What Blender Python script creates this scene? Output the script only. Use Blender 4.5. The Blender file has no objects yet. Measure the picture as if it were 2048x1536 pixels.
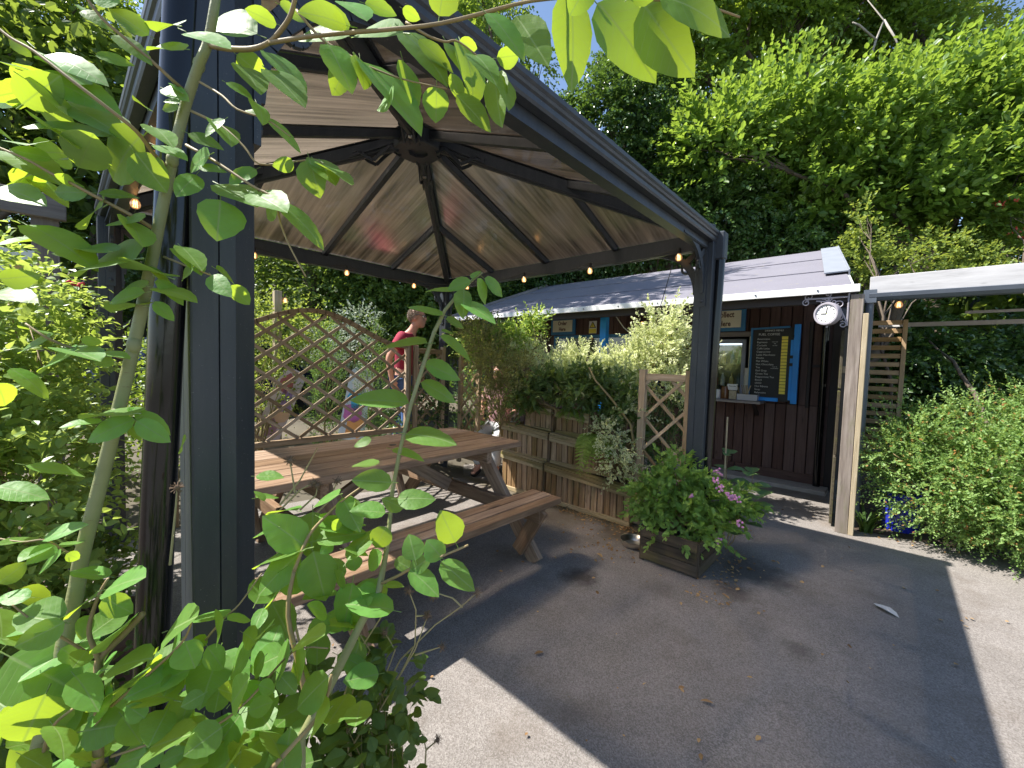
import bpy, bmesh, math, random
import numpy as np
from mathutils import Vector, Matrix
random.seed(7)
S = bpy.context.scene
COL = S.collection

# ------------------------------------------------------------------ camera, sky, sun, exposure
EYE = 1.35
FPX = 827.1
_yaw, _pitch, _roll = math.radians(42.392), math.radians(2.878), math.radians(1.70)
_F = Vector((math.cos(_pitch)*math.cos(_yaw), math.cos(_pitch)*math.sin(_yaw), -math.sin(_pitch)))
_R0 = Vector((math.sin(_yaw), -math.cos(_yaw), 0)); _U0 = _R0.cross(_F)
_R = math.cos(_roll)*_R0 + math.sin(_roll)*_U0
_U = -math.sin(_roll)*_R0 + math.cos(_roll)*_U0
CAM = Vector((0, 0, EYE))
cd = bpy.data.cameras.new('camera'); cam = bpy.data.objects.new('camera', cd); COL.objects.link(cam)
cam.matrix_world = Matrix(((_R.x, _U.x, -_F.x, 0), (_R.y, _U.y, -_F.y, 0), (_R.z, _U.z, -_F.z, EYE), (0, 0, 0, 1)))
cd.sensor_width = 36; cd.lens = FPX*36/2048; cd.clip_start = .05; cd.clip_end = 600
S.camera = cam
SUN = Vector((-.45, .57, 1.0)).normalized()          # towards the sun
sd = bpy.data.lights.new('sun', 'SUN'); sd.energy = 4.6; sd.angle = math.radians(.53); sd.color = (1, .955, .88)
so = bpy.data.objects.new('sun', sd); COL.objects.link(so)
so.rotation_euler = SUN.to_track_quat('Z', 'Y').to_euler(); so.location = SUN*30
w = bpy.data.worlds.new('World'); S.world = w; w.use_nodes = True
nt = w.node_tree; nt.nodes.clear()
sk = nt.nodes.new('ShaderNodeTexSky'); sk.sky_type = 'NISHITA'; sk.sun_disc = False
sk.sun_elevation = math.asin(SUN.z); sk.sun_rotation = math.atan2(SUN.x, SUN.y)
sk.air_density = 1.0; sk.dust_density = .6; sk.ozone_density = 1.6
bg = nt.nodes.new('ShaderNodeBackground'); bg.inputs[1].default_value = .095
wo = nt.nodes.new('ShaderNodeOutputWorld')
nt.links.new(sk.outputs[0], bg.inputs[0]); nt.links.new(bg.outputs[0], wo.inputs[0])
S.view_settings.view_transform = 'Standard'; S.view_settings.look = 'None'
S.view_settings.gamma = 1; S.view_settings.use_curve_mapping = False
S.view_settings.exposure = 1.32
S.render.engine = 'CYCLES'
S.cycles.sample_clamp_indirect = 14; S.cycles.max_bounces = 8; S.cycles.transparent_max_bounces = 12

def at(x, y, d):
    """point seen at photo pixel (x, y), d metres from the eye along the ray's depth axis"""
    return CAM + (_F*FPX + _R*(x-1024) + _U*(768-y))*(d/FPX)

# ------------------------------------------------------------------ object helpers
W = {}
def link(o, parent, M):
    COL.objects.link(o)
    if parent is not None:
        o.parent = parent; o.matrix_parent_inverse = W[parent].inverted()
    o.matrix_basis = M; W[o] = M.copy()
    return o
def tag(o, label, cat, group=None, kind=None):
    o['label'] = label; o['category'] = cat
    if group: o['group'] = group
    if kind: o['kind'] = kind
    return o
def thing(name, loc, label, cat, group=None):
    o = bpy.data.objects.new(name, None); o.empty_display_size = .1
    link(o, None, Matrix.Translation(Vector(loc)))
    return tag(o, label, cat, group)
def setmat(me, m):
    for k in (m if isinstance(m, (list, tuple)) else [m]): me.materials.append(k)
class MB:
    def __init__(s): s.v = []; s.f = []; s.m = []
    def add(s, vs, fs, mi=0):
        b = len(s.v); s.v += [Vector(v) for v in vs]; s.f += [tuple(i+b for i in f) for f in fs]; s.m += [mi]*len(fs)
        return s
    def box(s, c, d, M=None, mi=0):
        c = Vector(c); x, y, z = (k/2 for k in d)
        vs = [Vector((sx*x, sy*y, sz*z)) for sx in (-1, 1) for sy in (-1, 1) for sz in (-1, 1)]
        if M is not None: vs = [M @ v for v in vs]
        return s.add([c+v for v in vs], [(0,1,3,2),(4,6,7,5),(0,4,5,1),(2,3,7,6),(0,2,6,4),(1,5,7,3)], mi)
    def beam(s, p0, p1, wd, h, up=(0,0,1), mi=0):
        p0, p1 = Vector(p0), Vector(p1); a = (p1-p0); L = a.length; a.normalize()
        u = Vector(up); sd_ = u.cross(a).normalized(); u = a.cross(sd_)
        return s.box((p0+p1)/2, (L, wd, h), Matrix((a, sd_, u)).transposed(), mi)
    def tube(s, pts, r, n=8, mi=0, cap=True):
        pts = [Vector(p) for p in pts]; rs = r if isinstance(r, (list, tuple)) else [r]*len(pts)
        b = len(s.v); pr = None
        for i, p in enumerate(pts):
            t = (pts[min(i+1, len(pts)-1)] - pts[max(i-1, 0)]).normalized()
            if pr is None:
                pr = t.orthogonal().normalized()
            pr = (pr - t*pr.dot(t)); pr = pr.normalized() if pr.length > 1e-6 else t.orthogonal().normalized()
            q = t.cross(pr)
            for k in range(n):
                a = 2*math.pi*k/n
                s.v.append(p + (pr*math.cos(a)+q*math.sin(a))*rs[i])
        for i in range(len(pts)-1):
            for k in range(n):
                k2 = (k+1) % n
                s.f.append((b+i*n+k, b+i*n+k2, b+(i+1)*n+k2, b+(i+1)*n+k)); s.m.append(mi)
        if cap:
            s.f.append(tuple(b+k for k in reversed(range(n)))); s.m.append(mi)
            e = b+(len(pts)-1)*n; s.f.append(tuple(e+k for k in range(n))); s.m.append(mi)
        return s
    def lathe(s, prof, n=20, M=None, mi=0):
        M = M or Matrix.Identity(4); b = len(s.v)
        for r, z in prof:
            for k in range(n):
                a = 2*math.pi*k/n; s.v.append(M @ Vector((r*math.cos(a), r*math.sin(a), z)))
        for i in range(len(prof)-1):
            for k in range(n):
                k2 = (k+1) % n; s.f.append((b+i*n+k, b+i*n+k2, b+(i+1)*n+k2, b+(i+1)*n+k)); s.m.append(mi)
        return s
    def prism(s, poly, off, mi=0):
        n = len(poly); off = Vector(off); p = [Vector(q) for q in poly]
        return s.add(p+[q+off for q in p], [tuple(reversed(range(n))), tuple(range(n, 2*n))]+[(i, (i+1) % n, n+(i+1) % n, n+i) for i in range(n)], mi)
    def ball(s, c, r, n=8, mi=0, sq=(1,1,1)):
        c = Vector(c); prof = [(math.sin(math.pi*i/n)*r+1e-5, -math.cos(math.pi*i/n)*r) for i in range(n+1)]
        M = Matrix.Translation(c) @ Matrix.Diagonal((*sq, 1))
        return s.lathe(prof, n*2-4 if n > 4 else 6, M, mi)
    def build(s, name, m, parent=None, smooth=False, bevel=0, origin=None):
        o0 = Vector(origin) if origin is not None else (W[parent].translation.copy() if parent is not None else Vector((0,0,0)))
        me = bpy.data.meshes.new(name); me.from_pydata([tuple(v-o0) for v in s.v], [], s.f)
        setmat(me, m)
        if isinstance(m, (list, tuple)): me.polygons.foreach_set('material_index', s.m)
        bm = bmesh.new(); bm.from_mesh(me); bmesh.ops.recalc_face_normals(bm, faces=bm.faces)
        if bevel: bmesh.ops.bevel(bm, geom=[e for e in bm.edges if len(e.link_faces) == 2 and e.calc_face_angle(0) > .5], offset=bevel, segments=1, affect='EDGES', profile=.5)
        bm.to_mesh(me); bm.free()
        if smooth:
            me.polygons.foreach_set('use_smooth', [True]*len(me.polygons))
            if smooth != 1: me.set_sharp_from_angle(angle=math.radians(smooth))
        return link(bpy.data.objects.new(name, me), parent, Matrix.Translation(o0))
_pc = {}
def plank_mesh(name, L, wd, t, m, ch=.003):
    k = (name, round(L, 3), round(wd, 3), round(t, 3), m.name)
    if k not in _pc:
        me = bpy.data.meshes.new(name); bm = bmesh.new(); bmesh.ops.create_cube(bm, size=1)
        for v in bm.verts: v.co = Vector((v.co.x*L, v.co.y*wd, v.co.z*t))
        c = min(ch, wd*.2, t*.2)
        bmesh.ops.bevel(bm, geom=list(bm.edges), offset=c, segments=1, affect='EDGES', profile=.5)
        bm.to_mesh(me); bm.free(); me.materials.append(m); _pc[k] = me
    return _pc[k]
def frame(p0, p1, up):
    p0, p1 = Vector(p0), Vector(p1); a = p1-p0; L = a.length; a.normalize()
    y = Vector(up).cross(a).normalized(); z = a.cross(y)
    M = Matrix((a, y, z)).transposed().to_4x4(); M.translation = (p0+p1)/2
    return M, L
def plank(name, p0, p1, wd, t, m, parent, up=(0,0,1), jit=0):
    """one board from p0 to p1, wd wide, t thick along 'up'; its own object, mesh shared between alike boards"""
    M, L = frame(p0, p1, up)
    if jit: M = M @ Matrix.Rotation(random.uniform(-1, 1)*jit, 4, 'Z') @ Matrix.Translation((0, 0, random.uniform(-1, 1)*jit*.2))
    return link(bpy.data.objects.new(name, plank_mesh(name, L, wd, t, m)), parent, M)
def copy_tree(o, parent=None):
    c = o.copy(); COL.objects.link(c); W[c] = W[o].copy()
    if parent is not None: c.parent = parent
    for ch in o.children: copy_tree(ch, c)
    return c

# ------------------------------------------------------------------ materials
class NT:
    def __init__(s, name):
        s.m = bpy.data.materials.new(name); s.m.use_nodes = True; s.t = s.m.node_tree; s.t.nodes.clear()
        s.out = s.t.nodes.new('ShaderNodeOutputMaterial')
    def n(s, ty, props=None, **ins):
        d = s.t.nodes.new('ShaderNode'+ty)
        for k, v in (props or {}).items(): setattr(d, k, v)
        for k, v in ins.items():
            k = k.replace('_', ' ')
            i = d.inputs[int(k[1:])] if k[0] == 'i' and k[1:].isdigit() else d.inputs[k]
            if isinstance(v, bpy.types.NodeSocket): s.t.links.new(v, i)
            elif isinstance(v, bpy.types.Node): s.t.links.new(v.outputs[0], i)
            else: i.default_value = (*v, 1) if isinstance(v, tuple) and len(v) == 3 and i.type == 'RGBA' else v
        return d
    def mix(s, f, a, b, bt='MIX'):
        d = s.t.nodes.new('ShaderNodeMix'); d.data_type = 'RGBA'; d.blend_type = bt
        for i, v in ((0, f), (6, a), (7, b)):
            if isinstance(v, bpy.types.NodeSocket): s.t.links.new(v, d.inputs[i])
            else: d.inputs[i].default_value = (*v, 1) if isinstance(v, tuple) else v
        return d.outputs[2]
    def ramp(s, f, *st):
        d = s.t.nodes.new('ShaderNodeValToRGB'); s.t.links.new(f, d.inputs[0]); e = d.color_ramp.elements
        while len(e) < len(st): e.new(.5)
        for k, (p, c) in zip(e, st): k.position = p; k.color = (*c, 1) if isinstance(c, tuple) else (c, c, c, 1)
        return d.outputs[0]
    def obj(s, sc=(1,1,1), rnd=True):
        tc = s.n('TexCoord'); v = tc.outputs['Object']
        if rnd:
            oi = s.n('ObjectInfo'); r = s.n('Math', {'operation': 'MULTIPLY'}, i0=oi.outputs['Random'], i1=37.0)
            v = s.n('VectorMath', {'operation': 'ADD'}, i0=v, i1=r.outputs[0]).outputs[0]
        return s.n('Mapping', Vector=v, Scale=sc).outputs[0]
    def noise(s, v, sc, det=4, rough=.55): return s.n('TexNoise', Vector=v, Scale=sc, Detail=det, Roughness=rough).outputs[0]
    def bump(s, h, st, dist=.01): return s.n('Bump', Height=h, Strength=st, Distance=dist).outputs[0]
    def done(s, sh):
        s.t.links.new(sh.outputs[0] if isinstance(sh, bpy.types.Node) else sh, s.out.inputs[0]); return s.m
def pbr(name, c, rough=.5, metal=0, var=.12, sc=6, bump=.1, bsc=60, spec=.5, emit=None, es=0, rnd=True):
    t = NT(name); v = t.obj(rnd=rnd)
    n = t.noise(v, sc); col = t.mix(n, tuple(k*(1-var*1.6) for k in c), tuple(min(1, k*(1+var*1.6)) for k in c))
    rr = t.n('MapRange', Value=n, To_Min=max(0, rough-.1), To_Max=min(1, rough+.1)).outputs[0]
    kw = dict(Base_Color=col, Roughness=rr, Metallic=metal, Normal=t.bump(t.noise(v, bsc, 3), bump, .004))
    p = t.n('BsdfPrincipled', **kw); p.inputs['Specular IOR Level'].default_value = spec
    if emit: p.inputs['Emission Color'].default_value = (*emit, 1); p.inputs['Emission Strength'].default_value = es
    return t.done(p)
def wood(name, dark, mid, light, rough=.65, grain=1.0, algae=None, aamt=.45, bump=.5):
    t = NT(name); v = t.obj((2.2, 34*grain, 34*grain)); v2 = t.obj((1.5, 5, 5)); oi = t.n('ObjectInfo').outputs['Random']
    g = t.noise(v, 1.4, 6, .65); b = t.noise(v2, 1.6, 4)
    c = t.ramp(g, (.28, dark), (.5, mid), (.75, light))
    c = t.mix(t.n('MapRange', Value=b, From_Min=.35, From_Max=.7, To_Min=0, To_Max=.65).outputs[0], c, t.mix(.5, mid, dark))
    hs = t.n('HueSaturation', Value=t.n('MapRange', Value=oi, To_Min=.72, To_Max=1.25).outputs[0], Saturation=t.n('MapRange', Value=oi, To_Min=1.15, To_Max=.85).outputs[0], Color=c)
    c = hs.outputs[0]
    if algae:
        an = t.noise(t.obj((2.5, 9, 9)), 1.3, 5, .7)
        c = t.mix(t.n('MapRange', Value=an, From_Min=.5, From_Max=.72, To_Min=0, To_Max=aamt).outputs[0], c, algae)
    kn = t.noise(t.obj((5, 22, 22)), .8, 2)
    c = t.mix(t.n('MapRange', Value=kn, From_Min=.68, From_Max=.74, To_Min=0, To_Max=.6).outputs[0], c, tuple(k*.5 for k in dark))
    p = t.n('BsdfPrincipled', Base_Color=c, Roughness=rough, Normal=t.bump(g, bump, .003)); p.inputs['Specular IOR Level'].default_value = .3
    return t.done(p)
def leafmat(name, dark, light, trans, tf=.4, rough=.42, edge=None, spec=.45, tip=None):
    t = NT(name); a = t.n('Attribute', {'attribute_name': 'rnd'}).outputs['Fac']
    c = t.mix(a, dark, light)
    if edge is not None:
        e = t.n('Attribute', {'attribute_name': 'edge'}).outputs['Fac']
        c = t.mix(t.n('MapRange', Value=e, From_Min=.25, From_Max=.6).outputs[0], c, edge)
    if tip is not None:
        c = t.mix(t.n('MapRange', Value=a, From_Min=.93, From_Max=.97).outputs[0], c, tip)
    p = t.n('BsdfPrincipled', Base_Color=c, Roughness=rough); p.inputs['Specular IOR Level'].default_value = spec
    tr = t.n('BsdfTranslucent', Color=t.mix(.75, c, trans))
    return t.done(t.n('MixShader', Fac=tf, i1=p, i2=tr))

M = {}
def mk_asphalt():
    t = NT('asphalt'); v = t.obj(rnd=False)
    big = t.noise(v, .8, 5, .6); mid = t.noise(v, 5, 4); fine = t.noise(v, 260, 3, .7)
    vo = t.n('TexVoronoi', {'feature': 'F1'}, Vector=v, Scale=230.0)
    c = t.mix(t.n('MapRange', Value=big, From_Min=.35, From_Max=.65).outputs[0], (.165, .145, .130), (.230, .206, .190))
    c = t.mix(t.n('MapRange', Value=mid, From_Min=.4, From_Max=.75, To_Min=0, To_Max=.35).outputs[0], c, (.36, .325, .30))
    c = t.mix(t.n('MapRange', Value=vo.outputs['Color'], From_Min=.2, From_Max=.9, To_Min=0, To_Max=.75).outputs[0], t.mix(.45, c, (.06, .052, .045)), t.mix(.3, c, (.52, .49, .46)))
    st = t.noise(v, 1.7, 6, .7)
    c = t.mix(t.n('MapRange', Value=st, From_Min=.52, From_Max=.70, To_Min=0, To_Max=.6).outputs[0], c, (.11, .085, .065))
    c = t.mix(t.n('MapRange', Value=fine, From_Min=.62, From_Max=.8, To_Min=0, To_Max=.7).outputs[0], c, (.5, .48, .45))
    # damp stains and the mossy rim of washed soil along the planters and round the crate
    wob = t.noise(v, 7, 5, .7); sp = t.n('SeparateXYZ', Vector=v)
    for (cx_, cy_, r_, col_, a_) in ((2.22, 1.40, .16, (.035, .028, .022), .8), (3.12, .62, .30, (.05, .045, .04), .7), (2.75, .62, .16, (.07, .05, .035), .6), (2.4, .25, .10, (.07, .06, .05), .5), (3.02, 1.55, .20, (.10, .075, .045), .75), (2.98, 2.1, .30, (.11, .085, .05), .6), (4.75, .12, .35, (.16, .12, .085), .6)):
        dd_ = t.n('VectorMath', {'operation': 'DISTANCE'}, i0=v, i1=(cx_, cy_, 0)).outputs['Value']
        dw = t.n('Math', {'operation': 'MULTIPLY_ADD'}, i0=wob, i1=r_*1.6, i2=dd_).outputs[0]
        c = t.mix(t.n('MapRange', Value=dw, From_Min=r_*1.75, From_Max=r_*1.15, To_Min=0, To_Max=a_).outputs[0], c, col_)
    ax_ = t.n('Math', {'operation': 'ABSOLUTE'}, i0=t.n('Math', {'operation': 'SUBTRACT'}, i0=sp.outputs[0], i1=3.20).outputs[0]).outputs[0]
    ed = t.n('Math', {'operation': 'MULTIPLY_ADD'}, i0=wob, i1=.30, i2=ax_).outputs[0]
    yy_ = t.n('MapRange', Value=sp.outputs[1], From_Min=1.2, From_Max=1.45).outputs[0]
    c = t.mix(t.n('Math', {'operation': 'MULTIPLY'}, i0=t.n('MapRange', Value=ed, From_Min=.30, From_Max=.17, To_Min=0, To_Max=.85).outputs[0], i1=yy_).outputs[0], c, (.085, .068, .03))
    h = t.n('Math', {'operation': 'ADD'}, i0=vo.outputs['Distance'], i1=fine)
    p = t.n('BsdfPrincipled', Base_Color=c, Roughness=.88, Normal=t.bump(h.outputs[0], .35, .004)); p.inputs['Specular IOR Level'].default_value = .35
    return t.done(p)
M['asphalt'] = mk_asphalt()
M['soil'] = pbr('soil', (.075, .052, .036), .95, var=.4, sc=14, bump=.8, bsc=70, rnd=False)
M['earth'] = pbr('earth', (.10, .085, .06), .95, var=.35, sc=3, bump=.6, bsc=20, rnd=False)
M['concrete'] = pbr('concrete', (.33, .31, .29), .9, var=.22, sc=9, bump=.5, bsc=90, rnd=False)
M['hill'] = pbr('hill', (.028, .034, .014), .95, var=.5, sc=2, bump=.8, bsc=8, rnd=False)
M['table'] = wood('table_wood', (.11, .065, .04), (.30, .195, .125), (.46, .345, .25), .6)
M['planter'] = wood('planter_wood', (.11, .06, .03), (.34, .215, .115), (.50, .36, .21), .75, algae=(.13, .13, .035), aamt=.55)
M['rail'] = wood('planter_rail_wood', (.14, .10, .045), (.36, .27, .14), (.50, .40, .23), .75, algae=(.15, .17, .03), aamt=.7)
M['trellis'] = wood('trellis_wood', (.17, .11, .065), (.36, .255, .16), (.54, .43, .30), .7)
M['trellis2'] = wood('trellis_light_wood', (.22, .14, .075), (.40, .28, .17), (.55, .42, .28), .7)
M['oldpost'] = wood('old_post_wood', (.10, .075, .06), (.21, .17, .14), (.32, .27, .23), .8, algae=(.13, .14, .05), aamt=.5)
M['batten'] = wood('batten_wood', (.28, .22, .13), (.45, .37, .25), (.58, .50, .37), .75)
M['slat'] = wood('slat_wood', (.22, .13, .06), (.38, .25, .13), (.5, .36, .2), .7)
M['grey_timber'] = wood('grey_timber', (.12, .105, .095), (.23, .20, .185), (.33, .30, .28), .8)
M['crate'] = wood('crate_wood', (.03, .022, .016), (.085, .06, .04), (.15, .11, .07), .8, algae=(.10, .09, .02), aamt=.6)
M['hutboard'] = wood('hut_brown_board', (.055, .029, .024), (.098, .055, .046), (.135, .082, .068), .6, bump=.3)
M['hutdark'] = pbr('hut_dark_paint', (.022, .015, .014), .6)
M['mossy'] = wood('mossy_board', (.035, .03, .02), (.08, .065, .045), (.13, .11, .07), .85, algae=(.11, .12, .02), aamt=.8)
M['blue'] = pbr('blue_paint', (.015, .27, .78), .45, var=.18, bump=.3, bsc=90)
M['bluedull'] = pbr('dull_blue_paint', (.035, .18, .38), .5, var=.18)
M['white'] = pbr('white_paint', (.78, .77, .76), .5, var=.06)
M['cream'] = pbr('cream_paint', (.74, .69, .54), .55, var=.08)
M['yellow'] = pbr('yellow_label', (.88, .74, .10), .6, var=.08)
M['black'] = pbr('chalkboard', (.012, .013, .016), .55)
M['chalk'] = pbr('chalk', (.62, .62, .60), .9, var=.2, sc=80)
M['redbrown'] = pbr('sign_lettering', (.10, .03, .018), .6)
M['ink'] = pbr('ink', (.012, .012, .012), .6)
M['felt'] = None; M['flash'] = pbr('lead_flashing', (.24, .26, .30), .55, var=.12, rnd=False)
def mk_felt():
    t = NT('roof_felt'); v = t.obj(rnd=False); a = t.noise(v, 1.6, 6, .65); f = t.noise(v, 300, 2)
    c = t.mix(a, (.13, .125, .15), (.20, .19, .225)); c = t.mix(t.n('MapRange', Value=f, From_Min=.45, From_Max=.75, To_Min=0, To_Max=.5).outputs[0], c, (.30, .29, .33))
    l = t.noise(v, 9, 5, .7); c = t.mix(t.n('MapRange', Value=l, From_Min=.62, From_Max=.75, To_Min=0, To_Max=.5).outputs[0], c, (.33, .30, .12))
    return t.done(t.n('BsdfPrincipled', Base_Color=c, Roughness=.85, Normal=t.bump(f, .4, .004)))
M['felt'] = mk_felt()
def mk_anth():
    t = NT('anthracite_metal'); v = t.obj(rnd=False)
    d = t.noise(v, 190, 2, .8); s_ = t.noise(t.n('Mapping', Vector=v, Scale=(1, 1, .12)).outputs[0], 22, 5, .7)
    c = t.mix(t.n('MapRange', Value=s_, From_Min=.4, From_Max=.75, To_Min=0, To_Max=.6).outputs[0], (.030, .036, .046), (.062, .067, .074))
    c = t.mix(t.n('MapRange', Value=d, From_Min=.685, From_Max=.72, To_Min=0, To_Max=.5).outputs[0], c, (.34, .31, .31))
    p = t.n('BsdfPrincipled', Base_Color=c, Roughness=.42, Normal=t.bump(d, .15, .002)); p.inputs['Specular IOR Level'].default_value = .5
    return t.done(p)
M['anth'] = mk_anth()
M['pipe'] = pbr('black_plastic', (.007, .007, .008), .16, var=.3, bump=.05)
M['greypipe'] = pbr('grey_pipe', (.085, .10, .125), .4, var=.15)
M['steel'] = pbr('steel', (.55, .53, .5), .3, metal=1, var=.1)
M['ironwork'] = pbr('ironwork', (.33, .31, .35), .5, var=.1)
def mk_poly(name, ax):
    t = NT(name); sc = (1.2, 42, 1.2) if ax == 0 else (42, 1.2, 1.2)
    v = t.obj(sc, rnd=False); v2 = t.obj(tuple(k*.28 if k > 2 else k for k in sc), rnd=False)
    a = t.noise(v, 1.0, 3); b = t.noise(v2, 1.0, 4, .6); k = t.noise(t.obj(rnd=False), 1.6, 3)
    st = t.n('MapRange', Value=t.mix(.55, a, b), From_Min=.36, From_Max=.64).outputs[0]
    tr = t.n('BsdfTranslucent', Color=t.mix(st, (.04, .028, .018), (.40, .28, .18)))
    gl = t.n('BsdfGlossy', Color=(.8, .82, .84), Roughness=.22, Normal=t.bump(t.mix(.35, b, k), .18, .02))
    df = t.n('BsdfDiffuse', Color=(.05, .048, .045))
    tp = t.n('BsdfTransparent', Color=(.7, .62, .54))
    re_ = t.n('BsdfRefraction', {'distribution': 'BECKMANN'}, Color=t.mix(st, (.56, .47, .38), (1, .87, .73)), Roughness=.85, IOR=1.12)
    x = t.n('MixShader', Fac=.20, i1=df, i2=tr)
    fr = t.n('LayerWeight', Blend=.3).outputs['Fresnel']
    x = t.n('MixShader', Fac=t.n('MapRange', Value=fr, To_Min=.06, To_Max=.45).outputs[0], i1=x, i2=gl)
    x = t.n('MixShader', Fac=.24, i1=x, i2=re_)
    return t.done(t.n('MixShader', Fac=.04, i1=x, i2=tp))
M['polyx'] = mk_poly('polycarbonate_flutes_x', 0); M['polyy'] = mk_poly('polycarbonate_flutes_y', 1)
def mk_glass(name, tint=(.9, .95, .95), rough=.03):
    t = NT(name); g = t.n('BsdfGlossy', Color=(.9, .9, .9), Roughness=rough); tp = t.n('BsdfTransparent', Color=tint)
    return t.done(t.n('MixShader', Fac=t.n('MapRange', Value=t.n('LayerWeight', Blend=.25).outputs['Fresnel'], To_Min=.08, To_Max=.8).outputs[0], i1=tp, i2=g))
M['glass'] = mk_glass('pane_glass'); M['darkglass'] = mk_glass('dark_glass', (.25, .27, .3))
def mk_bulb():
    t = NT('bulb_glass'); g = t.n('BsdfGlossy', Color=(1, .95, .85), Roughness=.06); tp = t.n('BsdfTransparent', Color=(1, .86, .68)); em = t.n('Emission', Color=(1, .5, .2), Strength=.10)
    x = t.n('MixShader', Fac=.25, i1=tp, i2=g); return t.done(t.n('AddShader', i0=x, i1=em))
M['bulb'] = mk_bulb()
M['filament'] = pbr('filament', (.9, .6, .3), .5, emit=(1, .62, .28), es=2.2)
M['cable'] = pbr('cable', (.02, .02, .02), .5); M['whitecable'] = pbr('white_cable', (.6, .6, .58), .5)
# leaves
M['L_willow'] = None
def mk_bigleaf(name, top, under, trans, tf=.5, vein=(.30, .42, .16)):
    t = NT(name); tc = t.n('TexCoord').outputs['Object']; oi = t.n('ObjectInfo').outputs['Random']
    sp = t.n('SeparateXYZ', Vector=tc); x, y = sp.outputs[0], sp.outputs[1]
    ay = t.n('Math', {'operation': 'ABSOLUTE'}, i0=y).outputs[0]
    # side veins: stripes of (x - 0.9|y|); midrib at y = 0
    s1 = t.n('Math', {'operation': 'MULTIPLY_ADD'}, i0=ay, i1=-.75, i2=x).outputs[0]
    s2 = t.n('Math', {'operation': 'MULTIPLY'}, i0=s1, i1=9.0).outputs[0]
    s3 = t.n('Math', {'operation': 'FRACT'}, i0=s2).outputs[0]
    s4 = t.n('Math', {'operation': 'ABSOLUTE'}, i0=t.n('Math', {'operation': 'SUBTRACT'}, i0=s3, i1=.5).outputs[0]).outputs[0]
    vs = t.n('MapRange', Value=s4, From_Min=.02, From_Max=.06, To_Min=.45, To_Max=0).outputs[0]
    mr = t.n('MapRange', Value=ay, From_Min=.006, From_Max=.016, To_Min=.9, To_Max=0).outputs[0]
    vn = t.n('Math', {'operation': 'MAXIMUM'}, i0=vs, i1=mr).outputs[0]
    nz = t.noise(t.obj(), 5, 4)
    base = t.mix(t.n('MapRange', Value=nz, From_Min=.35, From_Max=.65).outputs[0], tuple(k*.82 for k in top), top)
    base = t.n('HueSaturation', Hue=t.n('MapRange', Value=oi, To_Min=.485, To_Max=.512).outputs[0], Value=t.n('MapRange', Value=oi, To_Min=.75, To_Max=1.3).outputs[0], Color=base).outputs[0]
    bf = t.n('NewGeometry').outputs['Backfacing']
    c = t.mix(bf, base, under); c = t.mix(vn, c, vein)
    sp2 = t.noise(t.obj(), 26, 2); c = t.mix(t.n('MapRange', Value=sp2, From_Min=.74, From_Max=.77, To_Min=0, To_Max=.7).outputs[0], c, (.16, .10, .03))
    h = t.n('Math', {'operation': 'MULTIPLY_ADD'}, i0=vn, i1=-1.0, i2=nz).outputs[0]
    bp = t.bump(t.n('Math', {'operation': 'MULTIPLY_ADD'}, i0=vn, i1=-1.0, i2=t.noise(t.obj(), 3, 2)).outputs[0], .13, .02)
    p = t.n('BsdfPrincipled', Base_Color=c, Roughness=.46, Normal=bp); p.inputs['Specular IOR Level'].default_value = .4
    tr = t.n('BsdfTranslucent', Color=t.mix(t.n('Math', {'operation': 'MULTIPLY'}, i0=vn, i1=.5).outputs[0], trans, (.16, .26, .03)))
    return t.done(t.n('MixShader', Fac=tf, i1=p, i2=tr))
M['L_willow'] = mk_bigleaf('willow_leaf', (.135, .31, .065), (.22, .33, .14), (.50, .66, .04), .47)
M['L_hazel'] = leafmat('hazel_leaf', (.065, .14, .022), (.18, .30, .05), (.42, .58, .06), .42, .40)
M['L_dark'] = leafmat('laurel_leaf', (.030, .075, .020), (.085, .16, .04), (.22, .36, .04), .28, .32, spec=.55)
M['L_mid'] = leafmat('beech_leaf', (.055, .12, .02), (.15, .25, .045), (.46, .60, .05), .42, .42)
M['L_back'] = leafmat('far_leaf', (.05, .10, .024), (.14, .22, .05), (.42, .54, .06), .40, .45)
M['L_spring'] = leafmat('pale_shoot_leaf', (.12, .19, .03), (.25, .33, .07), (.5, .58, .08), .42, .5)
M['L_variegated'] = leafmat('variegated_leaf', (.10, .19, .05), (.25, .33, .09), (.66, .72, .28), .42, .4, edge=(.80, .80, .52))
M['L_rhodo'] = leafmat('rhododendron_leaf', (.06, .11, .03), (.13, .20, .06), (.32, .42, .06), .30, .35)
M['L_shrub'] = leafmat('small_shrub_leaf', (.11, .21, .05), (.27, .40, .12), (.46, .62, .12), .36, .5, tip=(.36, .16, .05))
M['L_jasmine'] = leafmat('hedge_leaf', (.11, .21, .05), (.27, .40, .10), (.62, .74, .12), .46, .4)
M['L_spiraea'] = leafmat('spiraea_leaf', (.11, .23, .04), (.25, .40, .09), (.42, .55, .07), .4, .45)
M['L_fern'] = leafmat('fern_leaf', (.13, .22, .035), (.25, .36, .07), (.5, .62, .08), .4, .5)
M['L_thuja'] = leafmat('conifer_leaf', (.06, .14, .035), (.16, .29, .07), (.3, .46, .06), .3, .6)
M['L_herb'] = leafmat('herb_leaf', (.06, .12, .025), (.13, .2, .045), (.35, .45, .05), .4, .5)
M['litter'] = leafmat('dead_leaf', (.16, .075, .025), (.46, .30, .13), (.4, .2, .05), .15, .7)
M['pink'] = pbr('pink_blossom', (.62, .27, .45), .7, var=.2); M['red'] = pbr('red_blossom', (.75, .03, .07), .6, var=.2)
M['bark'] = pbr('bark', (.11, .085, .06), .9, var=.4, sc=18, bump=.9, bsc=60, rnd=False)
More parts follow.
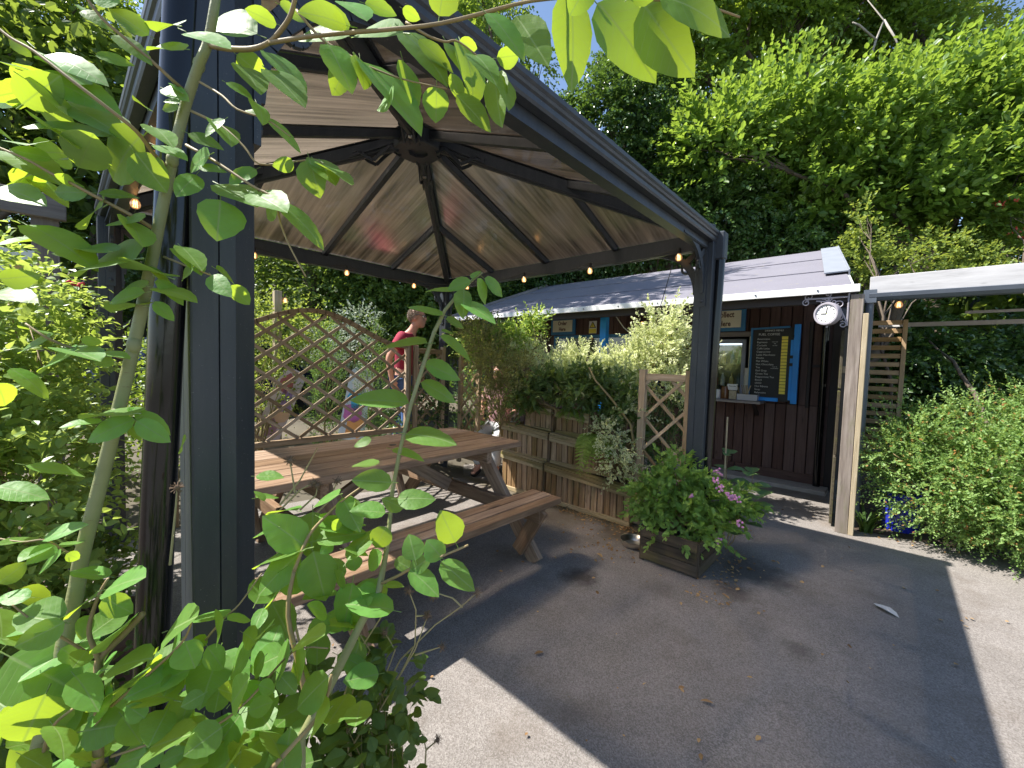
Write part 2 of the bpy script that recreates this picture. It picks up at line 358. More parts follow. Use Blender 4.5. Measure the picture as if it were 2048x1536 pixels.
M['palebark'] = pbr('pale_bark', (.34, .31, .27), .8, var=.25, sc=20, bump=.5)
def mk_sap():
    t = NT('willow_bark'); v = t.obj(rnd=False)
    a = t.noise(v, 14, 5, .6); l = t.noise(t.n('Mapping', Vector=v, Scale=(1, 1, 4)).outputs[0], 70, 2)
    c = t.mix(a, (.16, .175, .07), (.30, .31, .145)); c = t.mix(t.n('MapRange', Value=l, From_Min=.66, From_Max=.72, To_Min=0, To_Max=.6).outputs[0], c, (.16, .10, .05))
    return t.done(t.n('BsdfPrincipled', Base_Color=c, Roughness=.5, Normal=t.bump(t.mix(.5, a, l), .3, .004)))
M['sapbark'] = mk_sap()
M['twig'] = pbr('twig', (.27, .20, .09), .6, var=.3, sc=20); M['drystem'] = pbr('dry_stem', (.36, .30, .15), .8, var=.2); M['burr'] = pbr('burr', (.17, .11, .07), .9, var=.3, sc=60)

# ------------------------------------------------------------------ ground
def sstep(a, b, x):
    t = min(1, max(0, (x-a)/(b-a))); return t*t*(3-2*t)
def gz(x, y):
    z = .22*sstep(4.07, 4.5, y)
    d = math.hypot(x-1, y-1); yaw = math.degrees(math.atan2(y, x+1e-9))
    if -60 < yaw < 110: z += 5.5*sstep(11, 24, d)*sstep(-60, -20, yaw)*sstep(112, 80, yaw)
    return z
g = MB(); rings = [.01, 1, 2, 3, 4, 4.6, 5.2, 5.8, 6.5, 7.5, 9, 11, 12, 13.5, 15, 17, 19, 21, 24, 30, 50, 90, 180]; NA = 96
for r in rings:
    for k in range(NA):
        a = 2*math.pi*k/NA; x, y = 1+r*math.cos(a), 1+r*math.sin(a); g.v.append(Vector((x, y, gz(x, y)-.012)))
for i in range(len(rings)-1):
    for k in range(NA):
        k2 = (k+1) % NA; g.f.append((i*NA+k, i*NA+k2, (i+1)*NA+k2, (i+1)*NA+k)); g.m.append(0)
o = g.build('ground', M['earth'], smooth=True); o['kind'] = 'structure'
def sheet(name, poly, z, m):
    b = MB(); b.add([(x, y, z) for x, y in poly], [tuple(range(len(poly)))]); o = b.build(name, m); o['kind'] = 'structure'; return o
sheet('tarmac_yard', [(-9, -9), (9, -9), (9, -1.1), (5.55, -1.05), (4.75, -.45), (4.62, .16), (5.75, .3), (6.6, .3), (6.6, 4.06), (-.02, 4.06), (-.02, 1.32), (.34, .98), (.34, .5), (-.35, .15), (-2.5, .3), (-9, .8)], 0, M['asphalt'])
sheet('planting_bed', [(4.62, .16), (4.75, -.45), (5.55, -1.05), (9, -1.1), (9, .3), (5.75, .3)], .004, M['soil'])
sheet('flower_bed', [(-.02, 4.06), (-6, 4.06), (-6, .55), (-2.5, .3), (-.35, .15), (.34, .5), (.34, .98), (-.02, 1.32)], .006, M['soil'])
b = MB(); b.box((5.78, 3.2, .02), (.34, 5.5, .05)); b.build('concrete_strip', M['concrete'], bevel=.006)['kind'] = 'structure'

# ------------------------------------------------------------------ gazebo
X0, X1, Y0, Y1, ZT = .185, 3.28, .965, 4.12, 2.36
DZ = -.022
GC = Vector(((X0+X1)/2, (Y0+Y1)/2, 0)); ZA = 2.965
gaz = thing('gazebo', (GC.x, GC.y, 0), 'dark grey metal gazebo with bronze translucent hipped roof over the picnic table', 'gazebo')
cor = [Vector((X0, Y0, 0)), Vector((X1, Y0, 0)), Vector((X1, Y1, 0)), Vector((X0, Y1, 0))]
def post_section(h=.060):
    g_ = [(-.0155, -h), (-.014, -h+.004), (-.0125, -h)]
    return [(-h, -h+.003), (-h+.003, -h)]+g_+[(.014, -h), (.016, -h+.002), (.018, -h+.004), (h-.002, -h+.040), (h, -h+.044), (h, .010), (h-.004, .0115), (h, .013), (h, h-.003), (h-.003, h), (.0125, h), (.011, h-.004), (.0095, h), (-h+.003, h), (-h, h-.003), (-h, .013), (-h+.004, .0115), (-h, .010)]
PC = [Vector((X0+.045, Y0+.085, 0)), Vector((X1-.062, Y0+.075, 0)), Vector((X1-.075, Y1-.075, 0)), Vector((X0+.062, Y1-.075, 0))]
for p in PC:
    b = MB(); b.prism([(p.x+x, p.y+y, .01) for x, y in post_section()], (0, 0, 2.25))
    po = b.build('post', M['anth'], gaz)
    b = MB(); b.box((p.x, p.y, .008), (.19, .19, .012)); b.build('base_plate', M['anth'], po, bevel=.002)
prof_g = [(-.052, 2.285), (-.016, 2.285), (-.010, 2.295), (-.008, 2.312), (.0, 2.318), (.004, 2.327), (-.004, 2.336), (.004, 2.345), (.006, 2.362), (-.004, 2.372), (-.052, 2.372)]
prof_b = [(-.118, 2.235), (-.056, 2.235), (-.056, 2.335), (-.118, 2.335)]
def rim(prof, name, k):
    a, c = cor[k], cor[(k+1) % 4]; d = (c-a).normalized(); n = Vector((d.y, -d.x, 0))     # outward
    b = MB(); m = len(prof)
    A = [a + n*o - d*o + Vector((0, 0, z+DZ)) for o, z in prof]; B = [c + n*o + d*o + Vector((0, 0, z+DZ)) for o, z in prof]
    b.add(A+B, [(i, (i+1) % m, m+(i+1) % m, m+i) for i in range(m)]+[tuple(range(m)), tuple(range(2*m-1, m-1, -1))])
    return b.build(name, M['anth'], gaz)
for k in range(4):
    rim(prof_g, 'gutter', k); rim(prof_b, 'eave_beam', k)
apex = Vector((GC.x, GC.y, ZA))
zp = 2.350
for k in range(4):
    a, c = cor[k]*1, cor[(k+1) % 4]*1; d = (c-a).normalized(); n = Vector((-d.y, d.x, 0)); L = (c-a).length; dep = (Vector((GC.x, GC.y, 0))-a).dot(n)
    def pt(u, t, lift=0): return a + d*(L*u) + n*(dep*t) + Vector((0, 0, zp+(ZA-zp)*t+lift))
    us = [0.012, .262, .5, .738, .988]
    nrm = (pt(1, 0)-pt(0, 0)).cross(pt(.5, 1)-pt(.5, 0)).normalized()
    for u0, u1 in zip(us, us[1:]):
        t0, t1 = 2*min(u0, 1-u0), 2*min(u1, 1-u1); e = .004
        poly = [pt(u0+e, .012), pt(u1-e, .012), pt(u1-e, max(.012, t1-.01)), pt(u0+e, max(.012, t0-.01))]
        b = MB(); b.add([p+nrm*.006 for p in poly], [(0, 1, 2, 3)]); o = b.build('roof_panel', M['polyx' if k % 2 else 'polyy'], gaz)
        if o.data.polygons[0].normal.z < 0: o.data.flip_normals()
    for u in us[1:4]:
        t1 = 2*min(u, 1-u)
        wd = .042 if u == .5 else .028
        b = MB(); b.beam(pt(u, .02, -.03), pt(u, t1 if u != .5 else .93, -.03), wd, .05, nrm)
        b.beam(pt(u, .02, .014), pt(u, t1 if u != .5 else .93, .014), wd*.8, .012, nrm)
        b.build('rafter', M['anth'], gaz, bevel=.004)
    # hip
    p0 = a + (Vector((GC.x, GC.y, 0))-a)*.03 + Vector((0, 0, zp+.02-.055)); p1 = apex + Vector((0, 0, -.055))
    b = MB(); b.beam(p0, p1, .05, .085, (0, 0, 1)); b.beam(p0+Vector((0, 0, .062)), p1+Vector((0, 0, .062)), .075, .022); b.beam(p0-Vector((0, 0, .047)), p1-Vector((0, 0, .047)), .03, .012)
    b.build('hip_rafter', M['anth'], gaz, bevel=.005)
b = MB()
b.lathe([(.07, 2.81), (.165, 2.81), (.17, 2.82), (.17, 2.915), (.16, 2.925), (.07, 2.925), (.07, 2.81)], 8, Matrix.Translation((GC.x, GC.y, 0)) @ Matrix.Rotation(math.pi/8, 4, 'Z'))
b.lathe([(.001, 2.83), (.09, 2.83), (.09, 2.90), (.001, 2.90)], 16, Matrix.Translation((GC.x, GC.y, 0)))
hub = b.build('roof_hub', M['anth'], gaz)
for k in range(4):
    dr = (cor[k]-Vector((GC.x, GC.y, 0))).normalized(); sdv = Vector((-dr.y, dr.x, 0))
    # fretted gusset plate either side of each hip
    b = MB()
    for s in (-1, 1):
        base = Vector((GC.x, GC.y, 2.80)) + sdv*s*.034
        for q in range(6):
            t0, t1 = q/6, (q+1)/6
            b.beam(base+dr*(.13+.34*t0)+Vector((0, 0, .0-.05*t0+.045*math.sin(t0*9))), base+dr*(.13+.34*t1)+Vector((0, 0, -.05*t1+.045*math.sin(t1*9))), .008, .022)
            b.beam(base+dr*(.13+.34*t0)+Vector((0, 0, .075-.125*t0)), base+dr*(.13+.34*t1)+Vector((0, 0, .075-.125*t1)), .008, .018)
    b.build('gusset', M['anth'], gaz)
    b = MB(); b.lathe([(.001, 0), (.014, 0), (.014, .012), (.001, .016)], 10, Matrix.Translation(Vector((GC.x, GC.y, 2.775))+dr*.29) @ Matrix.Rotation(math.pi, 4, 'X')); b.build('bolt', M['steel'], gaz)
b = MB(); b.lathe([(.30, 2.93), (.02, 3.06), (.001, 3.06)], 4, Matrix.Translation((GC.x, GC.y, 0)) @ Matrix.Rotation(math.pi/4, 4, 'Z')); b.build('roof_cap', M['anth'], gaz)
for k, p in enumerate(PC):
    for dv in ((Vector((1, 0, 0)) if p.x < GC.x else Vector((-1, 0, 0))), (Vector((0, 1, 0)) if p.y < GC.y else Vector((0, -1, 0)))):
        b = MB(); sd_ = Vector((-dv.y, dv.x, 0)); Rr = .34; o0 = p + dv*.058
        pr = None
        for q in range(9):
            th = math.pi/2*q/8; c_ = o0 + dv*(Rr-Rr*math.cos(th)) + Vector((0, 0, 1.90+Rr*math.sin(th)))
            if pr is not None: b.beam(pr, c_, .022, .05, sd_.cross((c_-pr).normalized()))
            pr = c_
        th = math.pi/4; c_ = o0 + dv*(Rr-Rr*math.cos(th)) + Vector((0, 0, 1.90+Rr*math.sin(th)))
        b.beam(o0+Vector((0, 0, 2.22)), c_, .018, .04, sd_.cross((c_-o0-Vector((0, 0, 2.22))).normalized()))
        b.beam(o0+Vector((0, 0, 1.80))+dv*.006, o0+Vector((0, 0, 2.23))+dv*.006, .05, .014, dv)
        b.beam(o0+Vector((0, 0, 2.225)), o0+dv*.46+Vector((0, 0, 2.225)), .05, .014)
        for q in range(12):
            a0, a1 = 2*math.pi*q/12, 2*math.pi*(q+1)/12; cc = o0+dv*.085+Vector((0, 0, 2.10))
            b.beam(cc+dv*.035*math.cos(a0)+Vector((0, 0, .035*math.sin(a0))), cc+dv*.035*math.cos(a1)+Vector((0, 0, .035*math.sin(a1))), .016, .014, sd_)
        br = b.build('corner_brace', M['anth'], gaz)
        b = MB(); b.lathe([(.001, 0), (.013, 0), (.013, .008), (.001, .011)], 8, Matrix.Translation(o0+Vector((0, 0, 1.84))+dv*.012) @ dv.to_track_quat('Z', 'Y').to_matrix().to_4x4()); b.build('bolt', M['anth'], br)
def downpipe(top, bot, r, hop):
    top, bot = Vector(top), Vector(bot)
    b = MB(); b.tube([bot, bot+(top-bot)*.28, bot+(top-bot)*.7, top], r, 18); o = b.build('downpipe', M['pipe'], gaz, smooth=40)
    if hop:
        b = MB(); b.prism([(top.x-.045, top.y-.035, top.z-.06), (top.x+.045, top.y-.035, top.z-.06), (top.x+.05, top.y+.045, top.z-.06), (top.x-.045, top.y+.045, top.z-.06)], (0, 0, .20)); b.build('hopper', M['anth'], o, bevel=.01)
downpipe((.176, 1.005, 2.28), (.077, 1.03, 0), .0275, False)
downpipe((X1-.028, Y0-.008, 2.20), (X1-.045, Y0+.012, 0), .033, True)

# ------------------------------------------------------------------ string of bulbs
fs = thing('festoon_light_string', (X1-.1, Y0+.1, 2.2), 'string of amber globe bulbs on a black cable along the gazebo eaves', 'string lights')
bp = [(3.133, 1.213), (3.141, 1.986), (3.10, 2.711), (3.05, 3.5), (2.668, 3.951), (1.889, 3.93), (1.1, 3.93), (.36, 3.8), (.30, 3.156), (.29, 2.35), (.285, 1.588)]
cb = MB(); prev = None; cabl = []
for x, y in bp:
    p = Vector((x, y, 2.245))
    if prev is not None:
        for q in range(1, 6): t_ = q/6; cabl.append(prev.lerp(p, t_)+Vector((0, 0, -.05*math.sin(math.pi*t_))))
    cabl.append(p); prev = p
cb.tube(cabl, .0035, 6); cb.build('cable', M['cable'], fs)
def bulb(p, parent, glow=True, s=1):
    p = Vector(p)
    b = MB(); b.lathe([(.001, .052), (.012, .052), (.014, .02), (.011, .012), (.001, .012)], 12, Matrix.Translation(p) @ Matrix.Diagonal((s, s, s, 1))); so_ = b.build('socket', M['cable'], parent, smooth=40)
    b = MB(); b.lathe([(.010, .014), (.014, .006), (.021, -.004), (.0245, -.018), (.021, -.032), (.012, -.041), (.001, -.043)], 16, Matrix.Translation(p) @ Matrix.Diagonal((s, s, s, 1))); b.build('bulb', M['bulb'], parent, smooth=True)
    if glow:
        b = MB()
        for q in range(6):
            a = q*math.pi/3; b.tube([p+Vector((.008*math.cos(a), .008*math.sin(a), .0))*s, p+Vector((.010*math.cos(a+.5), .010*math.sin(a+.5), -.034))*s], .0022*s, 4)
        b.build('filament', M['filament'], parent)
for x, y in bp: bulb((x, y, 2.19), fs)

# ------------------------------------------------------------------ picnic table
TX0, TX1, TYC = .55, 2.445, 2.535
tb = thing('picnic_table', (1.5, TYC, 0), 'brown wooden picnic table with attached benches under the gazebo', 'picnic table')
for k in range(6):
    y = 2.105+.0715+k*.1445
    plank('tabletop_board', (TX0+random.uniform(-.006, .006), y, .72), (TX1+random.uniform(-.006, .006), y, .72), .1345, .042, M['table'], tb, jit=.0008)
for s in (-1, 1):
    for k in range(3):
        y = TYC+s*(.66+k*.088+.042)
        plank('bench_board', (TX0-.02+random.uniform(-.01, .01), y, .42), (2.315+random.uniform(-.008, .008), y, .42), .0775, .042, M['table'], tb, jit=.0008)
for x in (.92, 2.12):
    plank('cross_rail', (x, TYC-.40, .655), (x, TYC+.40, .655), .09, .045, M['table'], tb, (1, 0, 0))
    plank('bench_rail', (x, TYC-.90, .352), (x, TYC+.90, .352), .095, .045, M['table'], tb, (1, 0, 0))
    for s in (-1, 1):
        plank('leg', (x+.047, TYC+s*.24, .695), (x+.047, TYC+s*.83, .005), .105, .045, M['table'], tb, (1, 0, 0))
        plank('bench_strut', (x+.002, TYC+s*.895, .395), (x+.002, TYC+s*.70, .06), .09, .042, M['table'], tb, (1, 0, 0))
plank('centre_brace', (1.0, TYC-.02, .37), (1.55, TYC-.02, .665), .09, .04, M['table'], tb, (0, 1, 0))
plank('centre_brace', (2.08, TYC+.02, .37), (1.6, TYC+.02, .665), .09, .04, M['table'], tb, (0, 1, 0))
b = MB(); b.lathe([(.001, .7425), (.026, .7425), (.026, .73)], 20, Matrix.Translation((1.60, 2.60, 0))); b.build('parasol_hole_dark', M['ink'], tb)  # black disc painted in for the dark inside the open parasol hole

# ------------------------------------------------------------------ stepped planters along the far side
def planter(y0, y1, xf, z0, z1, label, cap=True, depth=.34):
    t = thing('planter_box', (xf+depth/2, (y0+y1)/2, z0), label, 'planter', 'stepped wooden planters')
    def tz(y): return z1 + (y-2.28)*.055
    n = max(3, round((y1-y0)/.066)); wd = (y1-y0)/n
    for k in range(n):
        y = y0+wd*(k+.5); h = tz(y)-.012
        plank('front_board', (xf+random.uniform(-.003, .003), y, z0+.004+random.uniform(0, .008)), (xf+random.uniform(-.003, .003), y+random.uniform(-.002, .002), h), wd-.009, .018, M['planter'], t, (-1, 0, 0))
    m = max(3, round(depth/.07))
    for yy, s in ((y0+.012, -1), (y1-.012, 1)):
        for k in range(m):
            x = xf+.02+(depth-.04)*(k+.5)/m
            plank('side_board', (x, yy, z0+.004), (x, yy, tz(yy)-.012), (depth-.04)/m-.004, .018, M['planter'], t, (0, s, 0))
    plank('dark_backing', (xf+.016, y0+.02, (z0+z1)/2), (xf+.016, y1-.02, (z0+z1)/2), z1-z0-.07, .004, M['ink'], t, (-1, 0, 0))  # black sheet added behind the front boards to darken their gaps
    plank('rear_board', (xf+depth, y0, (z0+z1)/2), (xf+depth, y1, (z0+z1)/2), z1-z0-.06, .018, M['planter'], t, (-1, 0, 0))
    for dz, wd_ in ((-.020, .032), (-.054, .032)):
        plank('top_rail', (xf-.022, y0-.008, tz(y0)+dz), (xf-.022, y1+.008, tz(y1)+dz), wd_, .022, M['rail'], t, (-1, 0, 0), jit=.003)
    plank('rim_board', (xf+.008, y0-.006, tz(y0)+.006), (xf+.008, y1+.006, tz(y1)+.006), .07, .016, M['rail'], t, jit=.003)
    plank('base_rail', (xf-.014, y0, z0+.022), (xf-.014, y1, z0+.022), .04, .02, M['rail'], t, (-1, 0, 0))
    b = MB(); b.box((xf+depth/2, (y0+y1)/2, z1-.06), (depth-.03, y1-y0-.05, .02)); s_ = b.build('compost', M['soil'], t)
    return t
planter(2.49, 3.05, 3.23, .0, .36, 'bottom slatted planter on the left, behind the table corner')
planter(1.55, 2.45, 3.23, .0, .36, 'long bottom slatted planter beside the right hand trellis')
planter(2.48, 3.10, 3.28, .365, .655, 'middle slatted planter on the left, behind the table corner')
planter(1.78, 2.44, 3.28, .365, .655, 'middle slatted planter with a fern hanging over its rail')
planter(2.49, 2.84, 3.34, .66, .895, 'topmost slatted planter on the left of the gap', depth=.3)
planter(2.05, 2.43, 3.34, .66, .895, 'topmost slatted planter on the right of the gap', depth=.3)

# ------------------------------------------------------------------ trellises
def lattice(t, org, ud, u0, u1, zlo, ztop, sp, wd, th, m, nrm, sl_=.72):
    """diagonal slats in a plane, cut to the frame; two layers"""
    org, ud, nrm = Vector(org), Vector(ud), Vector(nrm)
    for s in (1, -1):
        cs = np.arange(u0-3+.02, u1+3, sp)
        for c in cs:
            # points u, z = zlo + s*sl_*(u-c)
            inside = []
            for u in np.linspace(u0, u1, 181):
                z = zlo + s*sl_*(u-c)
                if zlo <= z <= ztop(u): inside.append((u, z))
            if len(inside) < 8: continue
            (ua, za), (ub, zb) = inside[0], inside[-1]
            off = nrm*(.005*s)
            plank('slat', org+ud*ua+Vector((0, 0, za))+off, org+ud*ub+Vector((0, 0, zb))+off, wd, th, m, t, nrm)
tp = thing('arched_trellis', (1.68, 4.0, .55), 'brown arched diamond trellis panel behind the picnic table', 'trellis')
def arch(u): return 1.50+.285*(.5+.5*math.cos(math.pi*max(-1, min(1, (u-1.62)/.97))))
lattice(tp, (0, 4.0, 0), (1, 0, 0), .68, 2.60, .60, lambda u: arch(u)-.02, .27, .030, .010, M['trellis'], (0, -1, 0))
b = MB(); us = np.linspace(.64, 2.62, 25)
for ua, ub in zip(us, us[1:]): b.beam((ua-.004, 4.0, arch(ua)), (ub+.004, 4.0, arch(ub)), .042, .04)
b.build('arched_rail', M['trellis'], tp)
plank('bottom_rail', (.62, 4.0, .575), (2.63, 4.0, .575), .042, .05, M['trellis'], tp, (0, 0, 1))
for x in (.63, 2.625): plank('stile', (x, 4.0, .56), (x, 4.0, 1.53), .04, .042, M['trellis'], tp, (0, -1, 0))
plank('post', (2.665, 4.03, .0), (2.665, 4.03, 1.60), .05, .05, M['trellis'], tp, (0, -1, 0))
plank('post', (.58, 4.03, .0), (.58, 4.03, 1.60), .05, .05, M['trellis'], tp, (0, -1, 0))
def narrow(name_label, p0, p1, z0, z1, m, sp=.16, po=.05):
    p0, p1 = Vector(p0), Vector(p1); d = (p1-p0); L = d.length; d.normalize(); n = Vector((d.y, -d.x, 0))
    t = thing('narrow_trellis', (p0+p1)/2, name_label, 'trellis', 'narrow trellis panels on posts')
    for p in (p0, p1): plank('post', p+Vector((0, 0, z0)), p+Vector((0, 0, z1)), po, po*.9, m, t, n)
    plank('top_rail', p0+d*po/2+Vector((0, 0, z1-.06)), p1-d*po/2+Vector((0, 0, z1-.06)), .03, .055, m, t, (0, 0, 1))
    plank('bottom_rail', p0+d*po/2+Vector((0, 0, z0+.08)), p1-d*po/2+Vector((0, 0, z0+.08)), .03, .045, m, t, (0, 0, 1))
    lattice(t, p0, d, po/2, L-po/2, z0+.10, lambda u: z1-.085, sp, .026, .009, m, n, 1.0)
    return t
narrow('narrow trellis between the arched panel and the far corner post', (2.74, 4.0, 0), (3.13, 4.0, 0), .10, 1.52, M['trellis'])
narrow('pale sunlit narrow trellis right of the far corner post', (3.36, 3.93, 0), (3.36, 3.60, 0), .10, 1.50, M['trellis2'])
narrow('narrow trellis against the right hand gazebo post', (3.30, 1.525, 0), (3.29, 1.14, 0), .02, 1.33, M['trellis2'], .27, .055)

# ------------------------------------------------------------------ coffee hut
HX = 5.9
RX = Matrix(((0, 0, -1), (-1, 0, 0), (0, 1, 0))).to_4x4()       # text facing -X, reading towards -Y
def text(name, body, size, pos, m, parent, align='CENTER', R=None, ext=.0015, spacing=1.0, sx=1.0, bold=0):
    c = bpy.data.curves.new(name, 'FONT'); c.body = body; c.size = size; c.align_x = align; c.align_y = 'CENTER'; c.extrude = ext; c.space_character = spacing; c.resolution_u = 2; c.offset = bold*size
    tmp = bpy.data.objects.new(name, c); COL.objects.link(tmp)
    dg = bpy.context.evaluated_depsgraph_get(); me = bpy.data.meshes.new_from_object(tmp.evaluated_get(dg))
    bpy.data.objects.remove(tmp); bpy.data.curves.remove(c); me.name = name
    me.materials.clear(); me.materials.append(m)
    Mx = Matrix.Translation(Vector(pos)) @ (R or RX) @ Matrix.Diagonal((sx, 1, 1, 1))
    return link(bpy.data.objects.new(name, me), parent, Mx)
hut = thing('coffee_hut', (HX+.9, 3.0, 0), 'dark brown boarded coffee hut with grey felt roof and blue trim', 'hut')
HY0, HY1 = .45, 6.1
n = 0; y = HY0+.06
while y < HY1-.05:
    o_ = random.uniform(-.002, .002)
    if y < 5.2: plank('wall_board', (HX+o_, y, .155), (HX+o_, y, .955), .103, .02, M['hutboard'], hut, (-1, 0, 0))
    top0 = 1.83 if 1.27 < y < 1.98 or 2.5 < y < 4.4 else (.96 if y < 5.2 else .155)
    plank('wall_board', (HX+o_+.004, y, top0), (HX+o_+.004, y, 2.46), .103, .02, M['hutboard'], hut, (-1, 0, 0))
    y += .112
for ya, yb in ((HY0, 1.42), (1.43, 2.9), (2.91, 4.6), (4.61, HY1)): plank('plinth_board', (HX-.012, ya, .085), (HX-.012, yb, .085), .14, .025, M['hutboard'], hut, (-1, 0, 0))
b = MB(); b.box((HX+.9, HY0-.0, 1.25), (1.8, .02, 2.5)); b.box((HX+1.82, (HY0+HY1)/2, 1.3), (.02, HY1-HY0, 2.6)); b.box((HX+.9, HY1, 1.25), (1.8, .02, 2.5)); b.box((HX+.92, (HY0+HY1)/2, .03), (1.8, HY1-HY0-.05, .02)); b.box((HX+.92, (HY0+HY1)/2, 2.50), (1.8, HY1-HY0, .02))
b.build('wall', M['hutdark'], hut)
plank('corner_board', (HX-.015, HY0+.0, .02), (HX-.015, HY0+.0, 2.45), .10, .03, M['hutdark'], hut, (-1, 0, 0))
b = MB(); b.tube([(HX-.06, HY0+.11, 0), (HX-.06, HY0+.11, 2.35)], .035, 12); b.build('downpipe', M['pipe'], hut, smooth=40)
# roof
EX, EZ, RXX, RZ = 4.42, 2.06, 7.2, 3.03
sl = Vector((RXX-EX, 0, RZ-EZ)).normalized(); rn = Vector((-sl.z, 0, sl.x))
def rf(x, y, up=0): return Vector((x, y, EZ+(x-EX)*(RZ-EZ)/(RXX-EX))) + rn*up
xs = [EX, 5.35, 6.28, RXX]
def vy(x): return .25+.37*(x-EX)/(RXX-EX)
for k in range(3):
    xa, xb = xs[k], xs[k+1]+(.07 if k < 2 else 0); l = .006*k
    b = MB(); b.prism([rf(xa, vy(xa)+.02, l), rf(xb, vy(xb)+.02, l-.004), rf(xb, 5.62, l-.004), rf(xa, 5.42, l)], rn*.009); b.build('felt_sheet', M['felt'], hut)
b = MB(); b.prism([rf(EX, .25, -.03), rf(RXX, .62, -.03), rf(RXX, 5.6, -.03), rf(EX, 5.4, -.03)], rn*.026); b.build('roof_deck', M['white'], hut)
b = MB(); b.prism([rf(RXX, .6, -.03), Vector((RXX, .6, RZ-.02)), Vector((9.6, .5, 2.25)), Vector((9.6, 5.6, 2.25)), Vector((RXX, 5.6, RZ-.02))][1:], (0, 0, .03)); b.build('rear_roof', M['felt'], hut)
plank('fascia', (EX-.012, .22, EZ-.012), (EX-.012, 5.45, EZ-.012), .062, .02, M['white'], hut, (-1, 0, 0))
for q in range(11): 
    b = MB(); b.lathe([(.001, 0), (.008, 0), (.008, .006), (.001, .006)], 8, Matrix.Translation((EX-.022, .5+q*.47, EZ-.012)) @ Matrix.Rotation(-math.pi/2, 4, 'Y')); b.build('nail', M['greypipe'], hut)
fl = MB(); fl.beam(rf(5.05, vy(5.05)+.10, .035), rf(RXX+.02, vy(RXX)+.10, .035), .19, .012, rn); fl.beam(rf(5.05, vy(5.05)+.005, .015), rf(RXX+.02, vy(RXX)+.005, .015), .012, .07, rn); fl.build('verge_flashing', M['flash'], hut)
fl = MB(); fl.beam(rf(EX, 5.44, .03), rf(RXX+.02, 5.64, .03), .05, .05, rn); fl.build('verge_board', M['grey_timber'], hut)
for q in range(9):
    yy = .5+q*.61; plank('porch_rafter', rf(EX+.05, yy, -.065), rf(HX, yy, -.065), .045, .07, M['bluedull'] if q % 2 else M['hutdark'], hut, rn)
plank('wall_plate', (EX+.08, .25, EZ-.075), (EX+.08, 5.4, EZ-.075), .05, .08, M['hutdark'], hut)
plank('corner_post', (4.47, .235, 0), (4.47, .235, 2.0), .085, .09, M['oldpost'], hut, (-1, 0, 0))
plank('post_batten', (4.452, .172, 0), (4.452, .172, 1.84), .036, .06, M['batten'], hut, (-1, 0, 0))
for yy in (2.78,): plank('blue_post', (4.80, yy, 0), (4.80, yy, 2.10), .085, .085, M['blue'], hut, (-1, 0, 0))
for k, (za, zb) in enumerate(((.02, .62), (.63, 1.2), (1.21, 1.72))): plank('side_panel_board', (4.55, .318, (za+zb)/2), (5.86, .42, (za+zb)/2), zb-za-.01, .022, M['mossy'], hut, (0, -1, 0))
b = MB(); b.box((4.62, .31, 1.83), (.20, .07, .16)); b.build('junction_box', M['greypipe'], hut, bevel=.01)
plank('noggin', (4.6, .30, 1.38), (4.75, .31, 1.38), .06, .03, M['batten'], hut, (0, -1, 0))
# serving hatch
wy0, wy1, wz0, wz1 = 1.30, 1.98, .985, 1.80
fr = None
for (a_, c_, wd) in (((HX-.02, wy0, wz0-.02), (HX-.02, wy0, wz1+.03), .055), ((HX-.02, wy1, wz0-.02), (HX-.02, wy1, wz1+.03), .055)): plank('hatch_frame', a_, c_, wd, .06, M['cream'], hut, (-1, 0, 0))
plank('hatch_head', (HX-.022, wy0-.04, wz1+.005), (HX-.022, wy1+.04, wz1+.005), .06, .065, M['grey_timber'], hut, (-1, 0, 0))
lg = plank('counter_ledge', (HX-.16, 1.12, .962), (HX-.16, 4.4, .962), .30, .028, M['grey_timber'], hut)
for yy in (1.2, 2.2, 3.2, 4.2): plank('ledge_bracket', (HX-.03, yy, .80), (HX-.24, yy, .945), .03, .04, M['hutdark'], hut, (0, 1, 0))
for (a_, c_) in (((HX+.01, 2.52, .97), (HX+.01, 2.52, 1.85)), ((HX+.01, 4.38, .97), (HX+.01, 4.38, 1.85)), ((HX+.01, 3.45, .97), (HX+.01, 3.45, 1.85))): plank('window_frame', a_, c_, .05, .05, M['bluedull'], hut, (-1, 0, 0))
for z_ in (.985, 1.83): plank('window_frame', (HX+.012, 2.5, z_), (HX+.012, 4.4, z_), .05, .048, M['bluedull'], hut, (-1, 0, 0))
b = MB(); b.box((HX+.03, 3.45, 1.4), (.006, 1.84, .84)); b.build('window_pane', M['darkglass'], hut)
# batten frame right of the menu
plank('wall_batten', (HX-.016, .70, .93), (HX-.016, .70, 1.93), .035, .02, M['hutdark'], hut, (-1, 0, 0))
plank('wall_batten', (HX-.016, .55, 1.42), (HX-.016, .68, 1.42), .03, .02, M['hutdark'], hut, (-1, 0, 0))
